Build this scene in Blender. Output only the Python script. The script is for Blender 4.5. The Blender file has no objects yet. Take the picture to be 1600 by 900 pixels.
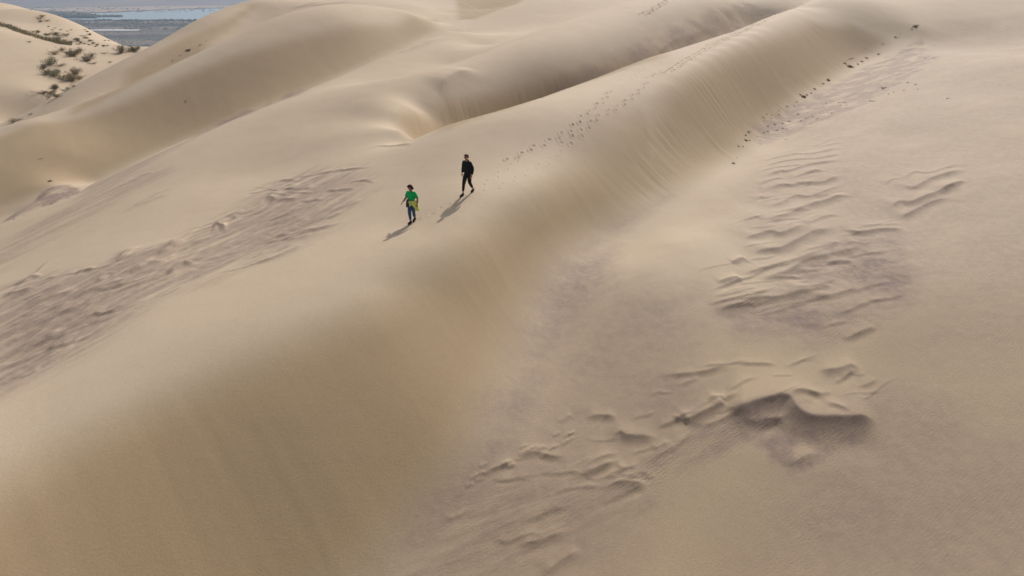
import bpy, bmesh, math, random
import numpy as np
from mathutils import Vector, Matrix
R = math.radians
random.seed(7); RNG = np.random.RandomState(11)
S = bpy.context.scene
COL = S.collection

# ------------------------------------------------------------------ camera, sky, sun
CAMZ = 150.0                      # the plain is z = 0
F_PX = 1100.0; PITCH = R(24.0)    # focal length in 1600-wide pixels, camera looks down 24 degrees
cd = bpy.data.cameras.new('camera'); cam = bpy.data.objects.new('camera', cd); COL.objects.link(cam)
cd.sensor_width = 36.0; cd.lens = 36.0 * F_PX / 1600.0
cd.clip_start = 0.5; cd.clip_end = 60000
cam.location = (0, 0, CAMZ); cam.rotation_euler = (R(90) - PITCH, 0, 0)
S.camera = cam

SUN_AZ = R(21.0); SUN_EL = R(37.0)   # azimuth to the right of straight ahead (+Y)
W = bpy.data.worlds.new('World'); S.world = W; W.use_nodes = True
nt = W.node_tree; nt.nodes.clear()
sky = nt.nodes.new('ShaderNodeTexSky'); sky.sky_type = 'NISHITA'; sky.sun_disc = False
sky.sun_elevation = SUN_EL; sky.sun_rotation = SUN_AZ; sky.dust_density = 3.0; sky.air_density = 1.0
bg = nt.nodes.new('ShaderNodeBackground'); bg.inputs['Strength'].default_value = 0.13
wo = nt.nodes.new('ShaderNodeOutputWorld')
hs = nt.nodes.new('ShaderNodeHueSaturation'); hs.inputs['Saturation'].default_value = 0.45   # thin high cloud whitens the sky
nt.links.new(sky.outputs[0], hs.inputs['Color']); nt.links.new(hs.outputs[0], bg.inputs[0]); nt.links.new(bg.outputs[0], wo.inputs[0])
sd = bpy.data.lights.new('sun', 'SUN'); sd.energy = 4.0; sd.angle = R(0.6); sd.color = (1.0, 0.945, 0.87)
sun = bpy.data.objects.new('sun', sd); COL.objects.link(sun)
SUNV = Vector((math.sin(SUN_AZ) * math.cos(SUN_EL), math.cos(SUN_AZ) * math.cos(SUN_EL), math.sin(SUN_EL)))
sun.rotation_euler = (-SUNV).to_track_quat('-Z', 'Y').to_euler(); sun.location = (20, 60, CAMZ + 60)
S.view_settings.view_transform = 'Standard'; S.view_settings.look = 'None'
S.view_settings.exposure = -0.14; S.view_settings.gamma = 1.0
S.render.engine = 'CYCLES'

# ------------------------------------------------------------------ small helpers
def rz(py): return -math.sin(PITCH) + math.cos(PITCH) * (450 - py) / F_PX
def ry(py): return math.cos(PITCH) + math.sin(PITCH) * (450 - py) / F_PX
def rx(px): return (px - 800) / F_PX
def ray_pt(px, py, t): return (rx(px) * t, ry(py) * t, rz(py) * t)
def tag(o, label=None, cat=None, group=None, kind=None):
    if label: o['label'] = label
    if cat: o['category'] = cat
    if group: o['group'] = group
    if kind: o['kind'] = kind
    return o
def link_mesh(name, verts, faces, mat=None, parent=None, smooth=True):
    me = bpy.data.meshes.new(name); me.from_pydata([tuple(v) for v in verts], [], [tuple(f) for f in faces])
    me.update()
    if smooth: me.polygons.foreach_set('use_smooth', [True] * len(me.polygons))
    if mat: me.materials.append(mat)
    o = bpy.data.objects.new(name, me); COL.objects.link(o)
    if parent: o.parent = parent
    return o
def empty(name, loc, rz_=0):
    o = bpy.data.objects.new(name, None); COL.objects.link(o); o.location = loc
    o.rotation_euler = (0, 0, rz_); o.empty_display_size = 0.3
    return o
def new_mat(name, base=(0.5, 0.5, 0.5), rough=0.9):
    m = bpy.data.materials.new(name); m.use_nodes = True
    b = m.node_tree.nodes['Principled BSDF']
    b.inputs['Base Color'].default_value = (*base, 1); b.inputs['Roughness'].default_value = rough
    b.inputs['Specular IOR Level'].default_value = 0.2
    return m, m.node_tree, b
def mottled(name, c1, c2, scale=20, rough=0.85, bump=0.0, trans=0.0):
    m, t, b = new_mat(name, c1, rough)
    n = t.nodes.new('ShaderNodeTexNoise'); n.inputs['Scale'].default_value = scale; n.inputs['Detail'].default_value = 6
    tc = t.nodes.new('ShaderNodeTexCoord'); t.links.new(tc.outputs['Object'], n.inputs['Vector'])
    r = t.nodes.new('ShaderNodeValToRGB'); r.color_ramp.elements[0].position = .35; r.color_ramp.elements[1].position = .65
    r.color_ramp.elements[0].color = (*c1, 1); r.color_ramp.elements[1].color = (*c2, 1)
    t.links.new(n.outputs['Fac'], r.inputs['Fac']); t.links.new(r.outputs['Color'], b.inputs['Base Color'])
    if bump:
        bp = t.nodes.new('ShaderNodeBump'); bp.inputs['Strength'].default_value = bump; bp.inputs['Distance'].default_value = .02
        t.links.new(n.outputs['Fac'], bp.inputs['Height']); t.links.new(bp.outputs[0], b.inputs['Normal'])
    return m

# numpy gradient noise
_perm = np.random.RandomState(5).permutation(512).astype(np.int64)
_perm = np.concatenate([_perm, _perm, _perm])
_ga = np.random.RandomState(6).rand(512) * 2 * np.pi
_gx, _gy = np.cos(_ga), np.sin(_ga)
def noise2(x, y):
    xi = np.floor(x).astype(np.int64); yi = np.floor(y).astype(np.int64)
    xf = x - xi; yf = y - yi
    xi &= 511; yi &= 511
    u = xf * xf * xf * (xf * (xf * 6 - 15) + 10); v = yf * yf * yf * (yf * (yf * 6 - 15) + 10)
    def g(ix, iy, fx, fy):
        h = _perm[_perm[ix & 511] + (iy & 511)]
        return _gx[h] * fx + _gy[h] * fy
    a = g(xi, yi, xf, yf); b = g(xi + 1, yi, xf - 1, yf)
    c = g(xi, yi + 1, xf, yf - 1); d = g(xi + 1, yi + 1, xf - 1, yf - 1)
    return ((a + (b - a) * u) * (1 - v) + (c + (d - c) * u) * v) * 1.5
def fbm(x, y, o=4, g=.5):
    s = 0; a = 1; 
    for k in range(o):
        s = s + a * noise2(x + 17.3 * k, y - 9.1 * k); x = x * 2.03; y = y * 2.03; a *= g
    return s
def sstep(a, b, x):
    t = np.clip((x - a) / (b - a), 0, 1); return t * t * (3 - 2 * t)

# ------------------------------------------------------------------ the dunes: survey lines (crests, feet, troughs)
# each entry: column, row, v; v > 0 is the distance along the view axis (m), v < 0 the height relative to the camera (m)
L = []
#CTRL_BEGIN
L += [
 # main ridge: far edge of the broad crest
 [(640,222,-9.2),(700,203,-8.9),(800,170,-8.2),(900,135,-7.5),(1000,100,-6.7),(1130,55,-5.2),(1200,27,-4.2),(1275,0,88)],
 [(641,227,43.4),(700,208,45.3),(800,175,48.4),(900,140,53),(1000,105,59),(1130,60,67.6),(1200,31,77.4)],
 # footprint line along its top
 [(648,348,-9.72),(728,303,-9.03),(790,268,-8.8),(850,235,-8.5),(930,180,-7.6),(1030,118,-6.5),(1100,80,-5.6),(1180,42,-4.6)],
 [(694,338,-9.34)], [(672,368,-9.55)],
 # its brink above the slip face
 [(1265,12,-3.5),(1180,52,-4.9),(1100,92,-5.9),(1040,130,-6.8),(960,200,-8.3),(900,250,-9.1),(830,300,-9.3),(760,345,-9.52),(700,395,-9.8),(620,445,-10.15),(560,485,-10.3),(400,548,-10.6),(250,615,-11),(100,692,-11.3),(0,750,-11.5)],
 # foot of the slip face
 [(1430,40,-5.2),(1385,68,-6.8),(1340,97,72.5),(1250,150,60.5),(1200,195,53.3),(1160,235,-10.7),(1090,277,-10.8),(1000,318,-11.1),(930,352,-11.35),(870,390,-11.35),(835,450,-11.8),(800,545,-12.4),(760,640,-12.8),(720,730,-13.3),(650,830,-13.95)],
 # broad windward shoulder on the left
 [(600,300,-9.6),(500,330,-10.1),(400,360,-10.7),(300,390,-11.0),(200,410,-11.2),(100,440,-11.8),(0,470,-12.4)],
 [(560,400,-9.9),(400,450,-10.4),(200,520,-11.0),(0,600,-11.8)],
 [(500,250,-9.9),(400,270,-10.8),(300,305,-11.2),(200,340,-11.8),(100,360,-12.5),(0,390,-13.2)],
 # its far edge, and the hollow behind
 [(0,352,43),(60,327,45),(113,308,46.5),(140,290,48.5),(230,245,51),(300,215,54),(400,172,58),(480,142,62),(560,110,68),(620,82,75),(690,50,86)],
 [(0,358,47),(60,336,49),(110,318,51),(140,302,54),(230,256,58),(300,226,61),(400,180,65),(480,148,69)],
 # second dune: foot and brink
 [(140,284,60),(230,243,64),(300,213,67),(400,170,71),(480,138,75),(560,106,80),(620,78,86),(680,48,94)],
 [(60,188,66),(90,187,66.5),(130,180,67.2),(200,155,69.3),(300,108,73.5),(400,73,77.5),(500,48,82.5),(560,33,87),(640,20,96)],
 # lobe at the left end
 [(0,205,65),(30,194,65.5)], [(0,260,58.5),(30,250,59.5)], [(65,250,60)], [(106,291,57),(80,288,57),(57,302,56),(19,336,53.5)], [(100,300,54),(75,309,52.8),(50,321,51.5)], [(110,240,61.5)],
 # third dune: foot and crest against the plain
 [(110,178,79),(180,148,86),(270,102,93),(320,74,97),(350,52,102),(395,15,110)],
 [(60,183,81),(100,160,83.5),(200,100,91.5),(290,52,100),(340,30,104.5),(400,0,113)],
 [(60,205,100),(100,180,103),(200,122,112),(290,72,120),(400,20,132)],
 # field of shrubs
 [(0,200,92),(20,190,95)], [(0,150,102),(60,150,104)], [(0,100,114),(80,100,117),(150,110,118)], [(120,140,110)],
 [(0,45,140),(60,60,136),(120,72,134),(180,80,132),(215,88,130)], [(0,42,152),(60,56,149),(120,69,147)],
 [(0,15,180),(50,16,180),(100,28,176),(150,52,168),(200,76,156),(235,84,145)],
 [(50,36,165),(100,50,157),(130,62,150)], [(0,20,215),(50,24,215),(100,40,210),(150,66,200),(200,90,190),(260,100,170)],
 [(0,60,260),(100,80,255),(200,115,230),(300,115,205),(400,70,200)], [(0,130,315),(200,180,310),(400,130,305),(500,60,260)], [(300,100,150),(240,115,150)],
 # upper dunes
 [(400,45,97),(450,36,101)], [(500,18,110),(480,0,118)], [(560,0,120)], [(650,10,112)],
 [(680,35,101),(740,31,103),(790,15,109),(830,0,116)], [(700,20,112),(760,15,116)],
 [(750,70,81),(850,48,86),(950,20,96),(1030,0,106)],
 [(620,130,63),(700,100,72)], [(550,180,49),(600,200,45)], [(520,210,45)],
 # far side of the bowl and its floor
 [(618,178,48.4),(642,170,50.4)], [(626,205,44.6)], [(656,226,45.8)],
 [(660,172,52),(700,155,54),(800,138,58.5),(900,108,63.5),(1000,68,71.5),(1100,30,82),(1170,5,92)],
 [(668,238,44.5),(705,238,48),(800,226,51.7),(900,194,56.8),(1000,148,64.2),(1100,95,75),(1200,45,89)],
 # the long slope on the right
 [(1130,300,-11.0),(1250,250,-10.35),(1300,170,-9.8),(1400,100,-8.0),(1500,50,-5.9),(1600,0,-2.9)],
 [(1600,100,-6.6),(1600,200,-8.5),(1600,300,-9.6),(1600,450,-11.0),(1600,600,-12.1),(1600,750,-13.0),(1600,900,-13.7)],
 [(1400,200,-9.35),(1400,300,-10.35),(1400,450,-11.5),(1400,600,-12.6),(1400,750,-13.5),(1400,900,-14.2)],
 [(1200,350,-10.9),(1150,450,-11.7),(1150,600,-12.8),(1150,750,-13.8),(1150,900,-14.6)],
 [(1050,380,-11.35),(960,450,-12.0),(930,600,-13.1),(900,750,-14.0),(870,900,-14.8)],
]
#CTRL_END
WPTS = [(-1,8,-16.4),(-6,2,-17.3),(-14.5,10.5,-11.7),(-22,2,-12.2),(-30,10,-13),(5,8,-15.9),(15,5,-15),(1,3,-17.3),
        (28,20,-11),(40,30,-10),(50,50,-8),(75,70,-4),(30,8,-12),(90,110,-2),(0,150,-3),(40,150,-2),(-40,150,-8),(60,200,-6),(0,210,-10),
        (-60,40,-17),(-80,70,-18),(-110,110,-18),(-55,15,-17),(-150,170,-14),(120,120,-2)]
# straight avalanche slopes below the brink: column, row, height of the brink point; fall direction; drop (m)
FACES = [(400,548,-10.6,.70,-.71,3.0),(250,615,-11,.72,-.69,4.8),(100,692,-11.3,.74,-.67,5.3),(0,750,-11.5,.76,-.65,5.6),
         (560,485,-10.3,.66,-.75,2.0),(480,515,-10.45,.68,-.73,2.5),(330,580,-10.8,.71,-.70,4.2),(175,652,-11.15,.73,-.68,5.1)]
for (px, py, z_, fx, fy, drop) in FACES:
    t_ = z_ / rz(py); x_, y_ = rx(px) * t_, ry(py) * t_; s_ = .8
    while True:
        dz = .52 * s_ * s_ / (s_ + .7)
        if dz > drop: break
        WPTS.append((x_ + fx * s_, y_ + fy * s_, z_ - dz)); s_ += 1.0
WPTS += [(-20+.8*q, 4-.6*q, -12.2-.5*q) for q in (2,5,8)]
def dens(pl, step=15):
    """Catmull-Rom through the survey points"""
    P = []
    for (px, py, v) in pl:
        t = v if v > 0 else v / rz(py)
        P.append((px, py, math.log(t)))
    if len(P) < 2: return P
    P = [tuple(2 * a - b for a, b in zip(P[0], P[1]))] + P + [tuple(2 * a - b for a, b in zip(P[-1], P[-2]))]
    out = []
    for i in range(1, len(P) - 2):
        p0, p1, p2, p3 = map(np.array, P[i - 1:i + 3])
        n = max(1, int(np.hypot(*(p2 - p1)[:2]) / step))
        for k in range(n):
            u = k / n
            out.append(tuple(.5 * ((2 * p1) + (-p0 + p2) * u + (2 * p0 - 5 * p1 + 4 * p2 - p3) * u * u + (-p0 + 3 * p1 - 3 * p2 + p3) * u ** 3)))
    out.append(P[-2]); return out
CP = []
for pl in L:
    for (px, py, lt) in dens(pl): CP.append(ray_pt(px, py, math.exp(lt)))
CP += WPTS
CP = np.array(CP)
cr = np.hypot(CP[:, 0], CP[:, 1]); ca = np.arctan2(CP[:, 0], CP[:, 1]); cl = np.log(cr); cw = CP[:, 2] / cr
cr_, cw_ = cr, cw
def phi(d2): return 0.5 * d2 * np.log(d2 + 1e-12)
SC = 1.0
nP = len(CP)
D2 = (ca[:, None] - ca[None]) ** 2 + (cl[:, None] - cl[None]) ** 2 * SC
A = np.zeros((nP + 3, nP + 3)); A[:nP, :nP] = phi(D2) + np.eye(nP) * 6e-5
Pm = np.stack([np.ones(nP), ca, cl], 1); A[:nP, nP:] = Pm; A[nP:, :nP] = Pm.T
coef = np.linalg.solve(A, np.concatenate([cw, np.zeros(3)]))
ga = np.linspace(-R(100), R(100), 520); gl = np.linspace(math.log(4), math.log(330), 470)
TW = np.zeros((len(ga), len(gl)))
for i, a in enumerate(ga):
    d2 = (a - ca[None]) ** 2 + (gl[:, None] - cl[None]) ** 2 * SC
    TW[i] = phi(d2) @ coef[:nP] + coef[nP] + coef[nP + 1] * a + coef[nP + 2] * gl
TW = np.clip(TW, -3, 0.1)
def gblur(M, sa, sl):
    for ax, sg_ in ((0, sa), (1, sl)):
        k = np.arange(-int(3 * sg_), int(3 * sg_) + 1); w = np.exp(-.5 * (k / sg_) ** 2); w /= w.sum()
        pad = [(0, 0), (0, 0)]; pad[ax] = (len(w) // 2,) * 2; Q = np.pad(M, pad, mode='edge')
        M = np.apply_along_axis(lambda v: np.convolve(v, w, 'valid'), ax, Q)
    return M
# the lower end of the big slip face is softly rounded at brink and foot
_ma = sstep(R(-50), R(-38), ga) * (1 - sstep(R(-4), R(6), ga)); _ml = 1 - sstep(math.log(19), math.log(27), gl)
_mk = _ma[:, None] * _ml[None, :]
TW = TW * (1 - _mk) + gblur(TW, 8, 8) * _mk
def cr_matrix(xs, g):
    """Catmull-Rom resampling matrix from uniform knots g to xs"""
    h = g[1] - g[0]; f = np.clip((xs - g[0]) / h, 0, len(g) - 1.000001); i = np.floor(f).astype(int); u = f - i
    M = np.zeros((len(xs), len(g))); rr = np.arange(len(xs))
    ws = [-.5 * u + u * u - .5 * u ** 3, 1 - 2.5 * u * u + 1.5 * u ** 3, .5 * u + 2 * u * u - 1.5 * u ** 3, -.5 * u * u + .5 * u ** 3]
    for k, w in zip((-1, 0, 1, 2), ws): np.add.at(M, (rr, np.clip(i + k, 0, len(g) - 1)), w)
    return M
def far_mod(a, r, z):
    """flatten behind the camera, fall away to the plain far out"""
    f = sstep(R(72), R(99), np.abs(a)); z = z * (1 - f) + (-16.0) * f
    g = sstep(290, 760, r) 
    return z * (1 - g) + (-158.0) * g
def base_z(x, y):
    r = math.hypot(x, y); a = math.atan2(x, y)
    fa = (min(max(a, ga[0]), ga[-1] - 1e-6) - ga[0]) / (ga[1] - ga[0]); fl = (min(max(math.log(r), gl[0]), gl[-1] - 1e-6) - gl[0]) / (gl[1] - gl[0])
    i, j = int(fa), int(fl); u, v = fa - i, fl - j
    w = TW[i, j] * (1 - u) * (1 - v) + TW[i + 1, j] * u * (1 - v) + TW[i, j + 1] * (1 - u) * v + TW[i + 1, j + 1] * u * v
    return float(far_mod(np.array(a), np.array(r), np.array(w * min(r, 330.0))))
_TT = np.exp(np.linspace(math.log(8), math.log(290), 1400))
def base_zv(x, y):
    r = np.hypot(x, y); a = np.arctan2(x, y)
    fa = np.clip((a - ga[0]) / (ga[1] - ga[0]), 0, len(ga) - 1.0001); fl = np.clip((np.log(r) - gl[0]) / (gl[1] - gl[0]), 0, len(gl) - 1.0001)
    i, j = fa.astype(int), fl.astype(int); u, v = fa - i, fl - j
    w = TW[i, j] * (1 - u) * (1 - v) + TW[i + 1, j] * u * (1 - v) + TW[i, j + 1] * (1 - u) * v + TW[i + 1, j + 1] * u * v
    return far_mod(a, r, w * np.minimum(r, 330.0))
def ground(px, py):
    """first point of the dunes met by a sight line; (x, y, z relative to camera)"""
    dx, dy, dz = rx(px), ry(py), rz(py)
    d = base_zv(dx * _TT, dy * _TT) - dz * _TT; k = np.argmax(d >= 0)
    if k == 0: return ray_pt(px, py, _TT[-1] if d[0] < 0 else _TT[0])
    u = -d[k - 1] / (d[k] - d[k - 1]); return ray_pt(px, py, _TT[k - 1] + u * (_TT[k] - _TT[k - 1]))

# ------------------------------------------------------------------ the fine mesh
az = np.concatenate([np.linspace(-math.pi, -R(45), 90)[:-1], np.linspace(-R(45), -R(38.5), 60)[:-1], np.linspace(-R(38.5), R(38.5), 1250),
                     np.linspace(R(38.5), R(45), 60)[1:], np.linspace(R(45), math.pi, 90)[1:-1]])
lr = np.concatenate([np.linspace(math.log(1.5), math.log(11), 90)[:-1], np.linspace(math.log(11), math.log(262), 1230)[:-1],
                     np.linspace(math.log(262), math.log(900), 70)])
NA, NR = len(az), len(lr)
Wf = cr_matrix(az, ga) @ TW @ cr_matrix(lr, gl).T
AZ, LR = np.meshgrid(az, lr, indexing='ij'); RR = np.exp(LR)
X = RR * np.sin(AZ); Y = RR * np.cos(AZ)
Z = far_mod(AZ, RR, Wf * np.minimum(RR, 330.0))
del Wf, LR
COARSE_SHADE = np.zeros_like(Z)      # share of dark, coarser grains, plus shade put into the sand colour
RIP = np.zeros_like(Z)         # where small wind ripples are strong
LOOSE_SHADE = np.zeros_like(Z)       # finer, yellower sand on avalanche faces, its darker tone standing in for shade

def window(x0, x1, y0, y1):
    """index window of the polar grid covering a world box"""
    xs = [x0, x1, x0, x1, (x0 + x1) / 2]; ys = [y0, y0, y1, y1, (y0 + y1) / 2]
    aa = [math.atan2(a, b) for a, b in zip(xs, ys)]; rr = [math.hypot(a, b) for a, b in zip(xs, ys)]
    ynear = min(ys, key=abs)
    if x0 < 0 < x1: rr.append(abs(ynear))
    i0, i1 = np.searchsorted(az, min(aa)), np.searchsorted(az, max(aa)) + 1
    j0, j1 = np.searchsorted(lr, math.log(min(rr))) - 1, np.searchsorted(lr, math.log(max(rr))) + 1
    return slice(max(i0 - 1, 0), i1), slice(max(j0, 0), j1)

def to_world(pl): return [ground(a, b)[:2] for a, b in pl]
def smooth_line(P, n=5):
    P = [np.array(p, float) for p in P]
    Q = [2 * P[0] - P[1]] + P + [2 * P[-1] - P[-2]]; out = []
    for i in range(1, len(Q) - 2):
        p0, p1, p2, p3 = Q[i - 1:i + 3]
        for k in range(n):
            u = k / n; out.append(.5 * ((2 * p1) + (-p0 + p2) * u + (2 * p0 - 5 * p1 + 4 * p2 - p3) * u * u + (-p0 + 3 * p1 - 3 * p2 + p3) * u ** 3))
    out.append(P[-1]); return out
def ridge(P, A, wl=1.7, ws=6.0, dark=0.0, world=False, flip=1, taper=.32):
    """a small sharp-crested sand wave along P; steep side towards the viewer's side of the line"""
    P = P if world else to_world(P)
    P = smooth_line(P)
    if P[-1][0] < P[0][0]: P = P[::-1]
    P = np.array(P); seg = np.hypot(*(P[1:] - P[:-1]).T); cum = np.concatenate([[0], np.cumsum(seg)]); tot = cum[-1]; A = min(A, tot * .06); ws = min(ws, tot * .22 / A)
    m = A * ws * 2.4 + .1
    si, sj = window(P[:, 0].min() - m, P[:, 0].max() + m, P[:, 1].min() - m, P[:, 1].max() + m)
    x, y = X[si, sj], Y[si, sj]
    best = np.full(x.shape, 1e9); bs = np.zeros(x.shape); sgn = np.ones(x.shape)
    for k in range(len(seg)):
        ax, ay = P[k]; dx, dy = P[k + 1] - P[k]; l2 = dx * dx + dy * dy + 1e-9
        u = np.clip(((x - ax) * dx + (y - ay) * dy) / l2, 0, 1)
        qx, qy = x - ax - u * dx, y - ay - u * dy; d = qx * qx + qy * qy
        b = d < best
        best = np.where(b, d, best); bs = np.where(b, cum[k] + u * seg[k], bs); sgn = np.where(b, np.sign(dx * qy - dy * qx), sgn)
    d = np.sqrt(best) * sgn * flip; 
    cx_, cy_ = P[-1] - P[0]; cl_ = math.hypot(cx_, cy_) + 1e-9; sc_ = ((x - P[0][0]) * cx_ + (y - P[0][1]) * cy_) / cl_ ** 2
    s = np.clip(sc_, 0, 1)      # along the chord, so that it has no jumps
    wob = 1 + .25 * noise2(sc_ * tot / (A * 9) + P[0][0] * 7, sc_ * 0 + P[0][1] * 3)
    tp = sstep(0, taper, s) * sstep(0, taper, 1 - s)
    a = A * tp * wob
    rad = np.sqrt(best)
    h = np.where(d > 0, np.exp(-(rad / (A * ws)) ** 1.3), np.exp(-(rad / (A * wl)) ** 1.08))
    trough = -.28 * np.exp(-((d + A * wl * 2.2) / (A * wl * 1.5)) ** 2)
    Z[si, sj] += a * (h + trough)
    if dark:  # lee side also darkened in the colour, standing in for its shade
        c = dark * tp * np.where(d < 0, np.exp(-(rad / (A * wl * 2.6)) ** 1.5), np.exp(-(rad / (A * .5)) ** 1.5))
        COARSE_SHADE[si, sj] = np.maximum(COARSE_SHADE[si, sj], c)
def poly_mask(pts, feather, world=False):
    P = np.array(pts if world else to_world(pts)); m = feather * 2
    si, sj = window(P[:, 0].min() - m, P[:, 0].max() + m, P[:, 1].min() - m, P[:, 1].max() + m)
    x, y = X[si, sj], Y[si, sj]; ins = np.zeros(x.shape, bool); best = np.full(x.shape, 1e9)
    n = len(P)
    for k in range(n):
        ax, ay = P[k]; bx, by = P[(k + 1) % n]; dx, dy = bx - ax, by - ay
        u = np.clip(((x - ax) * dx + (y - ay) * dy) / (dx * dx + dy * dy + 1e-9), 0, 1)
        best = np.minimum(best, (x - ax - u * dx) ** 2 + (y - ay - u * dy) ** 2)
        c = ((ay > y) != (by > y)) & (x < dx * (y - ay) / (dy if abs(dy) > 1e-9 else 1e-9) + ax); ins ^= c
    sd_ = np.sqrt(best) * np.where(ins, 1, -1)
    return si, sj, x, y, sstep(-feather, feather, sd_)
#DETAIL_HERE
# ------------------------------------------------------------------ surface detail of the dunes, relief plus shade put into the sand colour
# gentle unevenness everywhere
_amp = np.clip(RR / 30.0, .5, 1.0)
Z += .024 * _amp * fbm(X / 6.5, Y / 6.5, 3) * sstep(3, 12, RR)
Z += .006 * _amp * fbm(X / 1.3 + 31, Y / 1.3, 3)
# avalanche faces: straight flutes down the fall line, yellower sand darkened to carry their shade
def face(pts, feather, fx, fy, wl, amp, loose_shade, seed=0.0):
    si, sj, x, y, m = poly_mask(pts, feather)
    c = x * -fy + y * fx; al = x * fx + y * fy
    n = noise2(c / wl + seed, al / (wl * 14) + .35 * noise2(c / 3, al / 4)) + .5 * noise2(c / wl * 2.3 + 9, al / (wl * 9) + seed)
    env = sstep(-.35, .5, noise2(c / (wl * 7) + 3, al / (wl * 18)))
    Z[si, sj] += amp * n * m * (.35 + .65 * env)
    LOOSE_SHADE[si, sj] = np.maximum(LOOSE_SHADE[si, sj], m * loose_shade)
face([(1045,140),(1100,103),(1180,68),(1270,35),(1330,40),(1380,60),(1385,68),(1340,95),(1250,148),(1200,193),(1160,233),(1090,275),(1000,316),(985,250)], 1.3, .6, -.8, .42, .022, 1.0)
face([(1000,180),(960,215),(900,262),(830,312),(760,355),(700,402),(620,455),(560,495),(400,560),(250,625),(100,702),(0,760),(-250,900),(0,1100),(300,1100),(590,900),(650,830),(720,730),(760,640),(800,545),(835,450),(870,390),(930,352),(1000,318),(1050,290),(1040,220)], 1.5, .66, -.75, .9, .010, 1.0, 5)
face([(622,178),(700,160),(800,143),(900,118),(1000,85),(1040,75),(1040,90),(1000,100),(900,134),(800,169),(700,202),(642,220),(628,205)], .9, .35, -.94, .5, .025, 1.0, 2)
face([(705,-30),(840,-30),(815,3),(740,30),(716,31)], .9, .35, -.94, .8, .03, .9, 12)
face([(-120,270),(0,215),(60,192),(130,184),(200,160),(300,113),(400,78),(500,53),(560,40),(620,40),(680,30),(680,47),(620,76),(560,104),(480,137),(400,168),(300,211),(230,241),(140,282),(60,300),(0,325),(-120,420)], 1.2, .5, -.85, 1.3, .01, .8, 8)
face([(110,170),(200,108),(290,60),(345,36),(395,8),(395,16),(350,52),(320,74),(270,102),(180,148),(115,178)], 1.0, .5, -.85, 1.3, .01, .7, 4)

def zl(ox, oy, sc, pl): return [(ox + a / sc, oy + b / sc) for a, b in pl]
# rippled strip on the right-hand slope
Z6 = lambda pl: zl(1000, 200, 2.647, pl)
for pl, A_, dk in [
    ([(720,80),(800,42),(850,45)], .05, .25), ([(735,80),(800,65),(850,62)], .06, .3), ([(740,105),(800,90),(860,80)], .05, .3),
    ([(490,140),(620,112),(720,105),(840,72)], .07, .4), ([(480,165),(600,137),(740,126),(850,100)], .08, .5), ([(480,185),(560,165),(640,158),(700,150)], .07, .5),
    ([(490,210),(580,180),(610,180),(700,152),(780,140),(850,130)], .10, .6), ([(620,215),(700,185),(770,175),(800,182)], .10, .6),
    ([(490,240),(520,222),(580,208),(620,212)], .07, .5),
    ([(505,270),(580,240),(630,238),(655,232),(700,230),(760,225),(835,190)], .13, .6), ([(470,300),(490,288),(520,292),(560,280)], .07, .4),
    ([(495,334),(570,320),(640,285),(700,290),(770,265),(840,226)], .13, .5),
    ([(425,392),(480,370),(530,380),(600,362),(700,322),(800,292),(860,263)], .15, .55),
    ([(415,465),(480,445),(540,430),(590,440),(680,402),(700,405)], .13, .45), ([(670,405),(760,368),(835,360)], .07, .35),
    ([(375,560),(420,540),(450,545)], .10, .5), ([(440,530),(500,510),(580,500),(640,470),(720,430),(830,410)], .15, .6),
    ([(820,415),(900,434),(1000,420),(1110,420)], .11, .6),
    ([(315,645),(390,622),(430,628)], .11, .5), ([(400,612),(540,575),(640,550),(760,510)], .08, .4),
    ([(475,630),(560,612),(620,590),(680,550),(760,530),(860,505),(950,478)], .14, .6), ([(640,525),(720,500),(850,470)], .06, .4),
    ([(295,756),(380,742),(440,720),(490,703),(560,705),(640,685),(720,658)], .17, .6), ([(620,668),(700,660),(800,650)], .08, .5),
    ([(700,700),(800,690),(900,660)], .08, .4), ([(760,560),(840,548),(900,570)], .08, .4), ([(840,880),(900,850),(980,820)], .07, .5),
    ([(1065,265),(1100,248),(1130,252),(1200,215),(1270,190),(1360,168),(1395,178)], .14, .55),
    ([(1000,345),(1030,338),(1070,310),(1120,312),(1190,285),(1260,255),(1320,225),(1375,222)], .16, .7),
    ([(1055,385),(1120,350),(1200,310),(1290,285),(1330,290)], .13, .6), ([(1080,220),(1130,184),(1200,188),(1300,155),(1360,150)], .07, .35),
    ([(1240,262),(1300,235),(1350,215)], .08, .4), ([(1010,235),(1040,215),(1090,205)], .05, .3)]:
    ridge(Z6(pl), A_ * .68, wl=2.3, ws=10, dark=min(1, dk * 1.15), taper=.22)
si, sj, x, y, m = poly_mask(Z6([(640,575),(700,500),(840,420),(1110,430),(1170,560),(1160,720),(1000,800),(860,850),(700,900),(560,860),(420,840),(300,765),(500,705),(560,640)]), 1.4)
COARSE_SHADE[si, sj] = np.maximum(COARSE_SHADE[si, sj], m * .85 * (.8 + .5 * fbm(x / 2.4, y / 2.5, 3))); Z[si, sj] += .022 * m * fbm(x / 1.4 + 5, y / 1.0, 3)
si, sj, x, y, m = poly_mask(Z6([(470,160),(720,100),(850,60),(870,260),(640,380),(470,400),(430,300)]), 1.2)
COARSE_SHADE[si, sj] = np.maximum(COARSE_SHADE[si, sj], m * .33)
for q, a_ in (([(1380,250),(1520,240),(1600,330),(1600,560),(1450,470),(1380,370)], .8), ([(1180,250),(1330,230),(1430,400),(1440,520),(1250,560),(1050,500),(1130,380)], .9)):
    si, sj, x, y, m = poly_mask(q, 2.0); RIP[si, sj] = np.maximum(RIP[si, sj], m * a_)
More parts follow.
